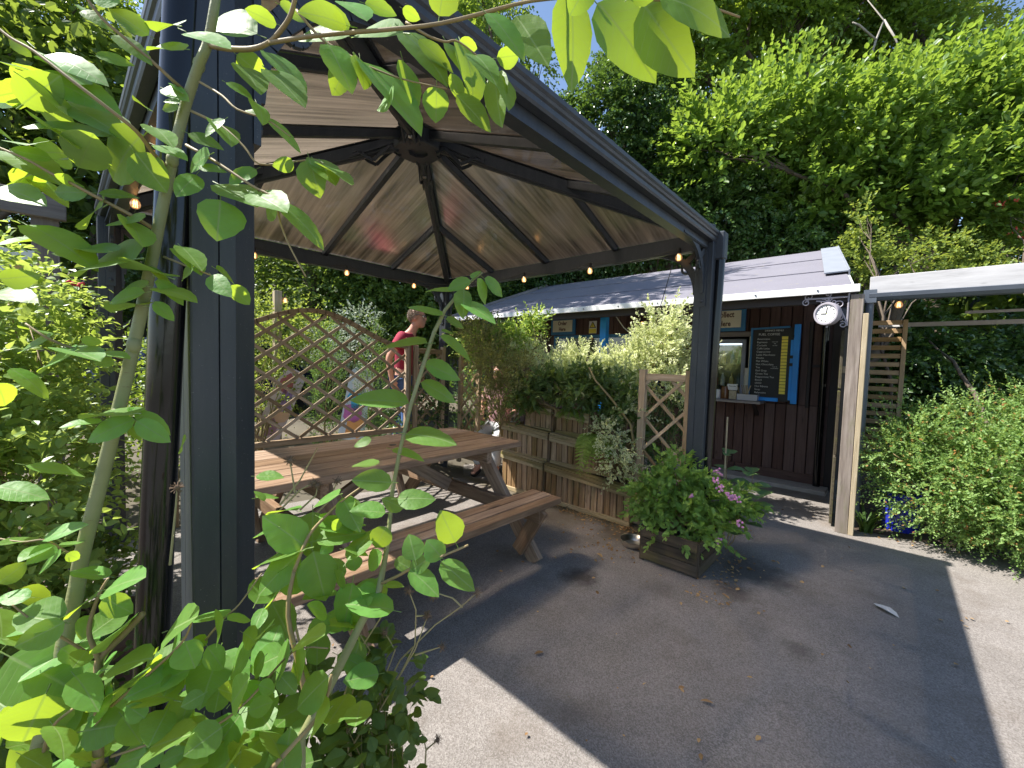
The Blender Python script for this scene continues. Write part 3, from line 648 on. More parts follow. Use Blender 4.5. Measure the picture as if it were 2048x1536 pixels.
# fridge seen through the hatch
fg = thing('drinks_fridge', (HX+.45, 1.75, .045), 'white framed glass fridge with bottles behind the serving hatch', 'fridge')
b = MB(); b.box((HX+.72, 1.75, .91), (.03, .62, 1.72)); b.box((HX+.5, 1.45, .91), (.42, .03, 1.72)); b.box((HX+.5, 2.05, .91), (.42, .03, 1.72)); b.box((HX+.5, 1.75, 1.76), (.42, .62, .03)); b.box((HX+.5, 1.75, .07), (.42, .62, .05)); b.build('cabinet', pbr('fridge_inside', (.10, .105, .12), .5), fg)
FW = pbr('fridge_frame', (.42, .45, .62), .4)
for (a_, c_) in (((HX+.28, 1.46, .05), (HX+.28, 1.46, 1.76)), ((HX+.28, 2.04, .05), (HX+.28, 2.04, 1.76))): plank('door_frame', a_, c_, .05, .03, FW, fg, (-1, 0, 0))
plank('door_frame', (HX+.28, 1.49, 1.735), (HX+.28, 2.01, 1.735), .055, .03, FW, fg, (-1, 0, 0))
b = MB(); b.box((HX+.285, 1.75, .9), (.005, .52, 1.6)); b.build('door_pane', M['glass'], fg)
b = MB(); b.box((HX+.36, 1.75, 1.70), (.03, .5, .02)); b.build('strip_light', pbr('fridge_light', (.8, .85, 1), .5, emit=(.75, .85, 1), es=.9), fg)
for z_ in (1.43, 1.12, .8): b = MB(); b.box((HX+.5, 1.75, z_), (.36, .56, .008)); b.build('shelf', M['glass'], fg)
bc = [(.55, .55, .6), (.10, .16, .3), (.35, .08, .05), (.5, .35, .12), (.12, .25, .12)]
BM = [pbr('bottle_%s' % 'abcde'[k], c, .15) for k, c in enumerate(bc)]
for z_ in (1.434, 1.124):
    for k in range(5):
        yy = 1.545+k*.103
        b = MB(); b.lathe([(.001, 0), (.030, 0), (.032, .09), (.026, .12), (.012, .15), (.012, .18), (.001, .18)], 10, Matrix.Translation((HX+.44+.05*(k % 2), yy, z_+.001)))
        tag(b.build('bottle', BM[(k*2+int(z_*10)) % 5], None, smooth=40, origin=(HX+.44, yy, z_)), '%s glass bottle on the %s shelf inside the drinks fridge' % (('clear', 'navy', 'dark red', 'amber', 'green')[(k*2+int(z_*10)) % 5], 'upper' if z_ > 1.3 else 'lower'), 'bottle', 'bottles in the fridge')
# menu board shutter
mb = thing('menu_board', (HX-.06, 1.05, .985), 'black chalk drinks menu in a bright blue frame beside the hatch', 'menu board')
mx = HX-.075
b = MB(); b.box((mx, 1.075, 1.43), (.02, .43, .88)); b.build('chalkboard', M['black'], mb)
plank('frame_rail', (mx-.012, 1.295, .99), (mx-.012, 1.295, 1.875), .022, .03, M['bluedull'], mb, (-1, 0, 0))
plank('frame_rail', (mx-.012, .9, 1.875), (mx-.012, 1.29, 1.86), .022, .03, M['bluedull'], mb, (-1, 0, 0))
plank('frame_rail', (mx-.014, .98, 1.005), (mx-.014, 1.285, 1.005), .045, .032, M['blue'], mb, (-1, 0, 0))
plank('frame_stile', (mx-.02, .822, .97), (mx-.02, .822, 1.90), .062, .045, M['blue'], mb, (-1, 0, 0))
plank('frame_rail', (mx-.012, .868, 1.01), (mx-.012, .868, 1.72), .028, .034, M['blue'], mb, (-1, 0, 0))
for z_ in (1.52, 1.43, 1.76): b = MB(); b.box((mx-.035, .865, z_), (.02, .03, .035)); b.build('hinge', M['ink'], mb)
items = ['Americano', 'Espresso', 'Cortado', 'Caffe Latte', 'Cappuccino', 'Latte Macchiato', 'Mocha', 'Flat White', 'Hot Chocolate', 'Tea', 'Earl Grey', 'Green Tea', 'Peppermint Tea', 'Bovril', 'OXO', 'Hot Ribena', 'Soup', 'Babyccino']
prices = ['3.00', '2.50', '2.80', '3.30', '3.30', '3.40', '3.50', '3.30', '3.50', '2.20', '2.40', '2.40', '2.40', '2.20', '2.20', '2.20', '4.00', '1.50']
text('lettering', 'DRINKS MENU', .030, (mx-.0115, 1.06, 1.835), M['chalk'], mb)
text('lettering', 'FUEL COFFEE', .038, (mx-.0115, 1.11, 1.79), M['chalk'], mb)
for k, it in enumerate(items):
    z_ = 1.735-k*.0385
    text('lettering', it, .031, (mx-.0115, 1.235, z_), M['chalk'], mb, 'LEFT', ext=.0008)
    b = MB(); b.box((mx-.0115, .945, z_+.012), (.003, .062, .033)); lb = b.build('price_label', M['yellow'], mb)
for q, s_ in enumerate(('extra shot', '50p', 'oat milk')): text('lettering', s_, .015, (mx-.0115, 1.045, 1.70-q*.022), M['chalk'], mb, ext=.0008)
for q, s_ in enumerate(('cream &', 'marshmallow')): text('lettering', s_, .015, (mx-.0115, 1.035, 1.40-q*.02), M['chalk'], mb, ext=.0008)
# signs
def sign(name, lines, yc, zc, wy, hz, label, fm=None):
    t = thing(name, (HX-.02, yc, zc), label, 'sign')
    b = MB(); b.box((HX-.035, yc, zc), (.03, wy, hz)); b.build('frame', fm or M['bluedull'], t, bevel=.004)
    b = MB(); b.box((HX-.057, yc, zc), (.012, wy-.10, hz-.095)); b.build('panel', M['cream'], t)
    for (s_, dz, sz) in lines: text('lettering', s_, sz, (HX-.0645, yc, zc+dz), M['redbrown'], t, sx=.74, ext=.001, bold=.022)
    return t
sign('order_sign', [('Order', .045, .095), ('Here', -.055, .09)], 4.2, 2.01, .50, .29, 'cream Order Here sign in blue frame above the shrubs')
sign('collect_sign', [('Collect', .055, .100), ('Here', -.06, .095)], 1.625, 2.0, .48, .31, 'cream Collect Here sign in blue frame over the hatch')
ws = thing('warning_sign', (HX-.02, 3.62, 1.97), 'small white warning sign with yellow triangle beside the blue post', 'sign')
b = MB(); b.box((HX-.02, 3.62, 1.975), (.008, .14, .20)); b.build('plate', M['white'], ws)
b = MB(); b.box((HX-.026, 3.62, 1.915), (.005, .13, .07)); b.build('caption_panel', M['yellow'], ws)
b = MB(); b.prism([(HX-.025, 3.62+.062, 1.965), (HX-.025, 3.62-.062, 1.965), (HX-.025, 3.62, 2.068)], (-.003, 0, 0)); tr_ = b.build('triangle', M['ink'], ws)
b = MB(); b.prism([(HX-.0285, 3.62+.043, 1.975), (HX-.0285, 3.62-.043, 1.975), (HX-.0285, 3.62, 2.048)], (-.002, 0, 0)); b.build('triangle_face', M['yellow'], ws)
text('lettering', '!', .055, (HX-.031, 3.62, 2.0), M['ink'], ws)
lo = thing('last_orders_board', (HX-.19, 2.62, .98), 'small chalkboard reading LAST ORDERS standing on the counter ledge', 'chalkboard')
b = MB(); b.box((HX-.19, 2.62, 1.16), (.02, .34, .36)); b.build('frame', M['blue'], lo)
b = MB(); b.box((HX-.203, 2.60, 1.16), (.008, .28, .30)); b.build('slate', M['black'], lo)
for s_, dz in (('LAST', .07), ('ORDERS', 0), ('3.30', -.07)): text('lettering', s_, .07, (HX-.209, 2.60, 1.16+dz), M['chalk'], lo)
b = MB(); b.box((HX-.205, 2.62, 1.40), (.004, .16, .12)); tag(b.build('orange_notice', pbr('orange_paper', (.62, .22, .03), .7), None, origin=(HX-.205, 2.62, 1.34)), 'orange paper notice on the hut above the chalkboard', 'notice')
# counter clutter
cz = .977
def pot(name, prof, y, x, m, label, cat, grp=None):
    b = MB(); b.lathe(prof, 16, Matrix.Translation((x, y, cz))); return tag(b.build(name, m, None, smooth=40, origin=(x, y, cz)), label, cat, grp)
pot('sugar_pot', [(.001, .001), (.045, .001), (.048, .10), (.040, .115), (.001, .115)], 1.655, HX-.13, M['white'], 'white sugar pot on the counter ledge by the post', 'pot')
pot('syrup_jar', [(.001, .001), (.05, .001), (.052, .12), (.045, .14), (.045, .16), (.001, .16)], 1.56, HX-.12, pbr('amber_jar', (.16, .06, .02), .15), 'amber jar on the counter ledge between two white pots', 'jar')
pot('cup_stack', [(.001, .001), (.040, .001), (.047, .10), (.043, .102), (.046, .2), (.043, .202), (.046, .30), (.043, .302), (.046, .40), (.001, .40)], 1.345, HX+.06, M['white'], 'tall stack of white paper cups inside the hatch', 'cups')
nh = thing('napkin_holder', (HX-.13, 1.46, cz), 'pale wooden card holder with a small white notice', 'holder')
b = MB(); b.box((HX-.13, 1.46, cz+.055), (.06, .085, .11)); b.build('block', M['batten'], nh, bevel=.004)
b = MB(); b.box((HX-.14, 1.47, cz+.155), (.006, .12, .075)); b.build('card', M['white'], nh); text('lettering', 'Please take', .018, (HX-.1445, 1.47, cz+.165), M['ink'], nh)
st = thing('stirrer_tray', (HX-.13, 1.29, cz), 'clear plastic tray of wooden stirrers on the ledge', 'tray')
b = MB(); b.box((HX-.13, 1.29, cz+.006), (.12, .22, .01)); b.box((HX-.19, 1.29, cz+.04), (.004, .22, .07)); b.box((HX-.07, 1.29, cz+.04), (.004, .22, .07)); b.box((HX-.13, 1.40, cz+.04), (.12, .004, .07)); b.box((HX-.13, 1.18, cz+.04), (.12, .004, .07)); b.build('tray', pbr('milky_plastic', (.55, .53, .55), .3), st)
for k in range(14):
    a = random.uniform(-.35, .35); p0 = Vector((HX-.13+random.uniform(-.03, .03), 1.33+random.uniform(-.05, .05), cz+.015))
    plank('stirrer', p0, p0+Vector((random.uniform(-.03, .03), .17*math.sin(a), .17)), .007, .003, M['batten'], st, (1, 0, 0))
# clock on its scrolled bracket
ck = thing('station_clock', (4.47, .28, 1.86), 'round white double sided clock hanging from a scrolled iron bracket', 'clock')
cc = Vector((4.44, .425, 1.850)); cn = Vector((-.93, .36, 0)).normalized(); CM = Matrix.Translation(cc) @ cn.to_track_quat('Z', 'Y').to_matrix().to_4x4() @ Matrix.Diagonal((.74, .74, .74, 1))
b = MB(); b.lathe([(.001, .028), (.102, .028), (.108, .045), (.125, .045), (.132, .03), (.132, -.03), (.125, -.045), (.108, -.045), (.102, -.028), (.001, -.028)], 40, CM); b.build('case', M['ironwork'], ck, smooth=35)
b = MB(); b.lathe([(.001, .030), (.101, .030)], 40, CM); fc = b.build('dial', M['white'], ck)
b = MB()
for k in range(12):
    a = k*math.pi/6; p0 = CM @ Vector((.078*math.cos(a), .078*math.sin(a), .032)); p1 = CM @ Vector((.094*math.cos(a), .094*math.sin(a), .032)); b.beam(p0, p1, .005, .002, cn)
b.build('hour_mark', M['ink'], fc)
for a, l, wd in ((math.pi*.98, .055, .008), (math.pi*.46, .075, .006)):
    b = MB(); b.beam(CM @ Vector((0, 0, .034)), CM @ Vector((l*math.cos(a), l*math.sin(a), .034)), wd*.8, .002, cn); b.build('hand', M['ink'], fc)
b = MB(); b.tube([cc+Vector((0, 0, .095)), cc+Vector((0, 0, .135))], .008, 8); b.ball(cc-Vector((0, 0, .107)), .010, 6)
def scroll(c, r, a0, turns, sgn, u=Vector((0, 1, 0)), n_=22):
    pts = []
    for q in range(n_): t = q/(n_-1); a = a0+sgn*turns*2*math.pi*t; rr = r*(1-.75*t); pts.append(c+u*rr*math.cos(a)+Vector((0, 0, rr*math.sin(a))))
    return pts
bb = Vector((4.44, .29, 1.985))
b.tube([bb, bb+Vector((0, .30, 0))], .007, 6)
b.tube([bb+Vector((0, 0, -.24)), bb+Vector((0, 0, .03))], .007, 6)
b.tube([bb+Vector((0, .0, -.22)), bb+Vector((0, .05, -.10)), bb+Vector((0, .14, -.03)), bb+Vector((0, .22, -.02))], .006, 6)
for (dy, dz, r, a0, sg) in ((.27, .02, .035, -1.5, 1), (.29, -.03, .03, 1.5, -1), (.17, -.035, .03, 1.2, 1), (.10, -.035, .028, 1.4, -1), (.05, -.16, .04, 2.0, -1), (.06, -.06, .035, 0, 1), (.14, .03, .025, -1.5, -1), (.03, -.23, .03, 1, 1)):
    b.tube(scroll(bb+Vector((0, dy, dz)), r, a0, 1.2, sg), .0045, 5)
b.build('bracket', M['ironwork'], ck)
# bulbs under the porch on their own white lead
ps = thing('porch_light_string', (4.75, 2.6, 2.05), 'white cable with small lit bulbs under the hut porch', 'string lights')
pts = [(4.76, 2.66, 2.06), (4.76, 2.6, 1.98), (4.78, 2.5, 1.84), (4.8, 2.38, 1.74), (4.85, 2.15, 1.735), (4.9, 1.95, 1.83), (4.95, 1.86, 2.0)]
b = MB(); b.tube(pts, .006, 6); b.build('cable', M['whitecable'], ps)
for p in ((4.76, 2.64, 2.02), (5.4, 2.55, 1.96), (4.9, 1.93, 1.80)): bulb(p, ps, True)
b = MB(); b.tube([at(1345, 530, 4.0), at(1318, 622, 4.25)], .004, 5)
tag(b.build('power_cable', M['cable'], None, origin=at(1345, 530, 4.0)), 'thin black cable slung from the gazebo to the hut eave', 'cable')

# ------------------------------------------------------------------ open shelter on the right
sh = thing('open_shelter', (5.9, -1.6, 0), 'open sided shelter with pale corrugated roof edge and grey gutter', 'shelter')
SX = 4.78
ys = np.arange(-4.2, .19, .04)
b = MB()
for k in range(len(ys)-1):
    z0, z1 = .012*math.cos(k*math.pi), .012*math.cos((k+1)*math.pi)
    b.add([(SX+.012, ys[k], 2.18+z0), (SX+.012, ys[k+1], 2.18+z1), (7.4, ys[k+1], 2.52+z1), (7.4, ys[k], 2.52+z0)], [(0, 1, 2, 3)])
o = b.build('roof_sheet', pbr('pale_roof_sheet', (.50, .50, .53), .5, rnd=False), sh)
M['fascia'] = wood('chalky_fascia', (.36, .35, .35), (.52, .51, .51), (.62, .61, .61), .7, grain=.5)
plank('roof_fascia', (SX, -4.2, 2.128), (SX, .175, 2.105), .17, .02, M['fascia'], sh, (-1, 0, 0))
b = MB(); gp = [(-.05, .03), (-.045, 0), (-.025, -.025), (0, -.032), (.025, -.025), (.045, 0), (.05, .03)]
b.prism([(SX-.07+x, .17, 2.0+z) for x, z in gp]+[(SX-.07+x*.9, .17, 2.0+z+.004) for x, z in reversed(gp)], (0, -4.4, -.03)); b.build('gutter', M['greypipe'], sh)
b = MB(); b.tube([(SX-.07, .165, 1.98), (SX-.07, .165, 0)], .030, 14); b.box((SX-.07, .165, 2.01), (.085, .085, .11)); dp = b.build('downpipe', M['greypipe'], sh, smooth=40)
b = MB(); b.tube([(SX-.07, .165, 1.30), (SX-.07, .165, 1.34)], .035, 14); b.build('collar', M['greypipe'], dp, smooth=40)
b = MB(); b.prism([(SX+.02, .17, 2.03), (7.3, .17, 2.40), (7.3, -4.2, 2.40), (SX+.02, -4.2, 2.03)], (0, 0, .018)); b.build('ceiling', M['grey_timber'], sh)
for k in range(5): plank('rafter', (SX+.05, -.25-k*.85, 2.0), (7.25, -.25-k*.85, 2.36), .04, .06, M['hutdark'], sh)
plank('rear_beam', (7.2, .15, 1.98), (7.2, -4.2, 1.98), .05, .05, M['white'], sh); plank('rear_beam', (7.15, -.6, 2.10), (7.15, -4.2, 2.10), .03, .03, M['white'], sh)
for p in ((7.2, -1.9), (7.2, -4.0), (SX+.05, -4.1)): plank('post', (*p, 0), (*p, 2.1), .09, .09, M['grey_timber'], sh, (1, 0, 0))
bulb((4.9, -.02, 1.97), sh, True, 1.1)
sc = thing('slatted_screen', (5.6, .05, .3), 'orange brown slatted timber screen beside the grey downpipe', 'screen')
for k in range(19): plank('slat', (5.6, .30, 1.865-k*.083), (5.6, -.062, 1.865-k*.083), .046, .018, M['slat'], sc, (-1, 0, 0), jit=.004)
for yy in (.31, -.082): plank('stile', (5.602, yy, .30), (5.602, yy, 1.89), .036, .05, M['slat'], sc, (-1, 0, 0))

# ------------------------------------------------------------------ foliage
RG = np.random.default_rng(11)
def norm(a): return a/np.maximum(1e-9, np.linalg.norm(a, axis=-1, keepdims=True))
T6 = np.array([(0, 0, 0), (.32, .30, .05), (.72, .24, .03), (1, 0, -.06), (.72, -.24, .03), (.32, -.30, .05)], float)
F6 = [(0, 5, 4, 3), (0, 3, 2, 1)]
E6 = np.array([0, 1, 1, 1, 1, 1], float)
T10 = np.array([(0, 0, 0), (.5, 0, -.02), (1, 0, -.10), (.22, .20, .03), (.5, .29, .06), (.8, .19, .0), (.22, -.20, .03), (.5, -.29, .06), (.8, -.19, .0)], float)
F10 = [(0, 1, 4, 3), (1, 2, 5, 4), (0, 6, 7, 1), (1, 7, 8, 2)]
E10 = np.array([.3, .0, .9, 1, 1, 1, 1, 1, 1])
def leaf_mesh(name, P, A, N, Sz, m, parent=None, width=1.0, tmpl=(T6, F6, E6), rnd=None, origin=None, kind=None):
    T, F, E = tmpl; n = len(P); k = len(T)
    A = norm(A); N = norm(N - A*(N*A).sum(1, keepdims=True)); B = np.cross(N, A)
    Sz = np.broadcast_to(np.asarray(Sz, float), (n,))
    o0 = np.array(W[parent].translation if parent is not None else (origin if origin is not None else (0, 0, 0)))
    wv = width*RG.uniform(.85, 1.15, n)
    V = P[:, None, :] + Sz[:, None, None]*(T[None, :, 0, None]*A[:, None, :] + (T[None, :, 1]*wv[:, None])[:, :, None]*B[:, None, :] + T[None, :, 2, None]*N[:, None, :]) - o0
    me = bpy.data.meshes.new(name); me.vertices.add(n*k); me.vertices.foreach_set('co', V.astype(np.float32).ravel())
    Fl = np.concatenate([np.array(f) for f in F]); fs = np.array([len(f) for f in F])
    loops = (Fl[None, :] + (np.arange(n)*k)[:, None]).ravel(); tot = np.tile(fs, n); st = np.concatenate([[0], np.cumsum(tot)[:-1]])
    me.loops.add(len(loops)); me.loops.foreach_set('vertex_index', loops.astype(np.int32))
    me.polygons.add(len(tot)); me.polygons.foreach_set('loop_start', st.astype(np.int32))
    r = RG.random(n) if rnd is None else rnd
    at_ = me.attributes.new('rnd', 'FLOAT', 'POINT'); at_.data.foreach_set('value', np.repeat(r, k).astype(np.float32))
    at_ = me.attributes.new('edge', 'FLOAT', 'POINT'); at_.data.foreach_set('value', np.tile(E, n).astype(np.float32))
    me.update(calc_edges=True); me.polygons.foreach_set('use_smooth', [False]*len(tot)); me.materials.append(m)
    o = bpy.data.objects.new(name, me); link(o, parent, Matrix.Translation(Vector(o0)))
    if kind: o['kind'] = kind
    return o
def rdir(n): return norm(RG.normal(size=(n, 3)))
def shoots(P, D, L, nl, droop=.3, ang=1.0, taper=.45, alt=True):
    """leaves set along curved shoots -> base, axis, normal, relative size"""
    n = len(P); D = norm(D); out = []
    L = np.broadcast_to(np.asarray(L, float), (n,))
    u = norm(np.cross(D, rdir(n))); v = np.cross(D, u); ph0 = RG.uniform(0, 6.28, n)
    for j in range(nl):
        t = (j+.5)/nl
        b = P + D*(L*t)[:, None] + np.array([0, 0, -1.])*(L*droop*t*t)[:, None]
        ph = ph0 + (math.pi*j if alt else 2.4*j) + RG.normal(0, .35, n)
        rad = u*np.cos(ph)[:, None] + v*np.sin(ph)[:, None]
        Dd = norm(D + np.array([0, 0, -1.])*(2*droop*t))
        a = ang*(1-.55*t)
        ax = norm(Dd*math.cos(a) + rad*math.sin(a) + RG.normal(0, .18, (n, 3)))
        nm = norm(np.array([0, 0, 1.]) + .55*RG.normal(size=(n, 3)) + .25*Dd)
        out.append((b, ax, nm, (1-taper*t)*RG.uniform(.75, 1.15, n)))
    return [np.concatenate(q) for q in zip(*out)]
def in_ell(c, r, n, shell=.55, up=-1.0):
    d = rdir(n)
    d = d[d[:, 2] > up] if up > -1 else d
    while len(d) < n: e = rdir(n); d = np.concatenate([d, e[e[:, 2] > up]])
    d = d[:n]; rr = (shell + (1-shell)*RG.random(n))[:, None]
    return np.array(c) + d*np.array(r)*rr, d
def clumps(cs, n, L, nl, size, up=.5, outw=1.0, shell=.5, droop=.25, ang=1.0, lean=(0, 0, 0)):
    Ps, As, Ns, Ss = [], [], [], []
    tot = sum((c[1][0]*c[1][1]+c[1][0]*c[1][2]+c[1][1]*c[1][2]) for c in cs)
    for c, r in cs:
        k = max(6, int(n*(r[0]*r[1]+r[0]*r[2]+r[1]*r[2])/tot))
        p, d = in_ell(c, r, k, shell)
        D = d*outw + np.array([0, 0, up]) + np.array(lean) + .4*RG.normal(size=(k, 3))
        q = shoots(p, D, L*RG.uniform(.6, 1.3, k), nl, droop, ang)
        Ps.append(q[0]); As.append(q[1]); Ns.append(q[2]); Ss.append(q[3]*size)
    return [np.concatenate(x) for x in (Ps, As, Ns, Ss)]
def limb_pts(p0, p1, sag=.0, n=6, j=.06):
    p0, p1 = Vector(p0), Vector(p1); L = (p1-p0).length
    return [p0.lerp(p1, t/n) + Vector((random.uniform(-j, j)*L, random.uniform(-j, j)*L, sag*L*math.sin(math.pi*t/n)))*(0 if t in (0, n) else 1) for t in range(n+1)]
def tree(name, label, base, cs, m, n, L, nl, size, tr=.16, bark=None, group=None, cat='tree', limbs=True, **kw):
    base = Vector(base); t = thing(name, base, label, cat, group)
    b = MB(); top = max(cs, key=lambda c: c[0][2])[0]; top = Vector(top)
    mid = Vector((base.x*.6+top.x*.4, base.y*.6+top.y*.4, base.z+.55*(top.z-base.z)))
    main = limb_pts(base-Vector((0, 0, .2)), mid, 0, 5, .03)+limb_pts(mid, top, 0, 5, .04)[1:]
    b.tube(main, [tr*(1-.85*i/(len(main)-1)) for i in range(len(main))], 9)
    if limbs:
        for c, r in cs:
            c = Vector(c); k = min(len(main)-2, max(1, int(len(main)*.75*(c.z-base.z)/max(.1, top.z-base.z+.1))))
            s = main[max(1, k-2)]
            pts = limb_pts(s, c, .06, 5, .05); b.tube(pts, [tr*.45*(1-.8*i/5) for i in range(6)], 6)
            for q in range(4):
                e = c+Vector(rdir(1)[0]*np.array(r)*.75); pp = limb_pts(pts[3], e, .05, 3, .06); b.tube(pp, [tr*.18, tr*.13, tr*.08, tr*.03], 5)
    b.build('trunk', bark or M['bark'], t, smooth=True)
    q = clumps(cs, n, L, nl, size, **kw)
    leaf_mesh('crown', *q, m, t, kw.get('width', 1.0) if False else 1.0)
    return t
def cl(lst):
    return [(tuple(at(x, y, d)), (r*rx, r*rx, r*rz)) for x, y, d, r, rx, rz in lst]
def gpt(x, y): return (x, y, gz(x, y))

# --- trees behind the hut, right to left
tree('hazel_tree', 'bright green sunlit hazel with upright leafy shoots above the shelter roof', gpt(10.2, .6),
     cl([(1430, 300, 8.6, .8, 1, 1), (1560, 250, 8.8, 1.0, 1, 1), (1700, 290, 8.7, 1.1, 1.1, 1), (1850, 250, 8.9, 1.2, 1, 1), (2000, 230, 8.6, 1.1, 1, 1.1), (1960, 380, 8.2, 1.0, 1, 1), (1800, 400, 8.5, 1.0, 1.1, .9), (1620, 400, 8.8, .9, 1, .8), (2100, 330, 8.2, 1.2, 1, 1)]),
     M['L_hazel'], 3600, .8, 10, .20, tr=.14, up=.9, droop=.25, shell=.55, lean=(-.3, .15, 0))
tree('laurel_tree', 'dense dark evergreen tree with small glossy leaves behind the hut ridge', gpt(9.6, 3.2),
     cl([(1215, 250, 9.6, 1.0, 1, 1.2), (1330, 330, 9.4, 1.0, 1, 1.1), (1180, 380, 9.8, .9, 1, 1), (1300, 200, 9.8, .8, 1, 1), (1420, 430, 9.2, 1.0, 1.1, 1), (1540, 500, 9.0, .9, 1.2, .8), (1250, 470, 9.4, .9, 1.2, .8), (1110, 500, 9.6, .8, 1, .8), (1650, 520, 9.0, .8, 1.2, .7), (1460, 340, 9.6, .9, 1, 1), (1230, 150, 9.9, .5, .8, 1.2)]),
     M['L_dark'], 7600, .55, 10, .125, tr=.2, up=.15, droop=.45, shell=.35)
tree('beech_tree', 'tall forked beech with grey trunk rising behind the hazel', gpt(13.6, 3.0),
     cl([(1340, 60, 12.5, 1.5, 1, 1), (1450, 10, 12.6, 1.6, 1, 1), (1560, 60, 13, 1.5, 1, .8), (1700, 0, 13.2, 1.7, 1, .9), (1400, 180, 12.6, 1.3, 1, .8), (1800, 100, 13, 1.4, 1, 1), (1620, -80, 13, 1.8, 1.2, .8)]),
     M['L_mid'], 5200, .8, 10, .20, tr=.3, up=.25, droop=.4, shell=.45)
tree('lime_tree', 'tall yellow green broadleaf tree at the top right beside open sky', gpt(15, -.9),
     cl([(1880, 40, 13.5, 1.3, 1, .8), (1960, 90, 13.6, 1.0, 1, .8), (1900, -60, 13.5, 1.4, 1.1, .8), (1790, -60, 13.8, 1.4, 1, .8)]),
     M['L_spring'], 1500, .8, 9, .16, tr=.22, up=.2, droop=.4)
tree('birch_tree', 'slender tree with airy sprays against blue sky above the gazebo edge', gpt(8.0, 6.2),
     cl([(1000, 60, 10.5, .75, 1, 1.3), (1070, 130, 10.2, .5, .8, 1.1), (960, -60, 10.6, 1.0, 1, 1), (930, 30, 10.6, .7, 1, 1)]),
     M['L_mid'], 900, .5, 9, .11, tr=.12, up=.1, droop=.5)
b = MB()
for pts in ([(1740, 120, 10.8), (1752, 80, 10.8), (1768, 40, 10.8), (1735, 0, 10.8)], [(1768, 40, 10.8), (1790, 75, 10.7), (1800, 100, 10.6)], [(1752, 80, 10.8), (1718, 50, 10.8), (1705, 45, 10.8)]):
    b.tube([at(*p) for p in pts], [.03, .025, .018, .01][:len(pts)], 6)
tag(b.build('bare_branch', M['palebark'], None, smooth=True, origin=at(1740, 120, 10.8)), 'pale dead branch showing bare among the leaves at upper right', 'branch')
tree('sycamore_sapling', 'young pale green sapling lit by sun behind the hut roof end', gpt(7.6, -.15),
     cl([(1735, 500, 7.2, .30, .9, 1.5), (1720, 440, 7.2, .18, .8, 1.8), (1790, 530, 7.2, .40, 1.2, .7), (1870, 500, 7.3, .35, 1.2, .7), (1930, 540, 7.2, .4, 1.2, .6)]),
     M['L_spring'], 420, .34, 9, .085, tr=.03, up=.3, droop=.25, limbs=True)
rt = tree('red_leaved_shrub', 'shrub with a few red leaf tips at the right edge behind the shelter', gpt(8.2, -1.6),
     cl([(2020, 420, 7.6, .35, 1, 1), (2060, 470, 7.6, .4, 1, 1), (1990, 500, 7.8, .4, 1, .8)]), M['L_mid'], 300, .35, 9, .09, tr=.03, up=.4)
q = clumps(cl([(2008, 408, 7.3, .07, 1.4, .8), (2035, 470, 7.3, .08, 1, 1)]), 14, .1, 4, .06, up=.5); leaf_mesh('red_tip', *q, pbr('red_leaf', (.45, .05, .03), .5), rt)
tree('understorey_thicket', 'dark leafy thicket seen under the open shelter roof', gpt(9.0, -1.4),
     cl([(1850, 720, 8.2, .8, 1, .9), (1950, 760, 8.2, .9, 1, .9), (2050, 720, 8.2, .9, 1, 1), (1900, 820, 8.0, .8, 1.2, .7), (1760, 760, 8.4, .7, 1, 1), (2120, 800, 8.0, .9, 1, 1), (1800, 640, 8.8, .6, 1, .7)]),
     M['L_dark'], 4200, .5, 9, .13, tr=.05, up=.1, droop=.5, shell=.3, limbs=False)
# --- behind the man and the far corner
tree('holly_tree', 'dense mid green tree behind the man in red', gpt(4.1, 8.6),
     cl([(560, 560, 8.2, .8, 1, 1), (660, 590, 8.0, .8, 1, 1), (760, 570, 8.2, .9, 1, 1), (860, 600, 8.2, .8, 1, 1), (610, 500, 8.6, .8, 1, .9), (720, 510, 8.4, .8, 1, .8), (820, 660, 8.0, .7, 1, .9), (700, 670, 7.8, .7, 1.1, .7), (940, 560, 8.8, .8, 1, 1)]),
     M['L_back'], 6500, .5, 10, .10, tr=.15, up=.2, droop=.35, shell=.4)
tree('yew_tree', 'blackish green tree filling the gap over the left end of the hut roof', gpt(8.2, 6.9),
     cl([(960, 600, 9.4, .9, 1, .9), (1040, 560, 9.6, .8, 1, .8), (900, 640, 9.2, .8, 1, .9), (1090, 520, 9.8, .7, 1, .8), (1180, 540, 10, .8, 1, .7)]),
     M['L_dark'], 4200, .45, 10, .10, tr=.18, up=.0, droop=.5, shell=.3)
tree('sweet_chestnut', 'tall leafy tree overhanging the hut roof, standing beyond the far gazebo corner', gpt(3.3, 7.6),
     [((3.4, 7.0, 7.6), (1.2, 1.2, .8)), ((4.3, 6.4, 7.0), (1.0, 1.1, .7)), ((2.9, 5.9, 7.3), (.8, .9, .6)), ((4.1, 7.8, 8.2), (1.2, 1.2, .8)), ((3.6, 5.6, 8.3), (.7, .7, .5)), ((4.6, 8.6, 6.2), (1.2, 1.2, .9)), ((3.0, 9.0, 6.4), (1.3, 1.2, .9)), ((2.7, 9.8, 8.6), (1.3, 1.2, .9)), ((2.4, 10.2, 6.4), (1, 1.2, .9)), ((5.2, 9.0, 8.6), (1.4, 1.3, .9))],
     M['L_mid'], 3600, .6, 9, .15, tr=.17, up=.2, droop=.4, shell=.4)
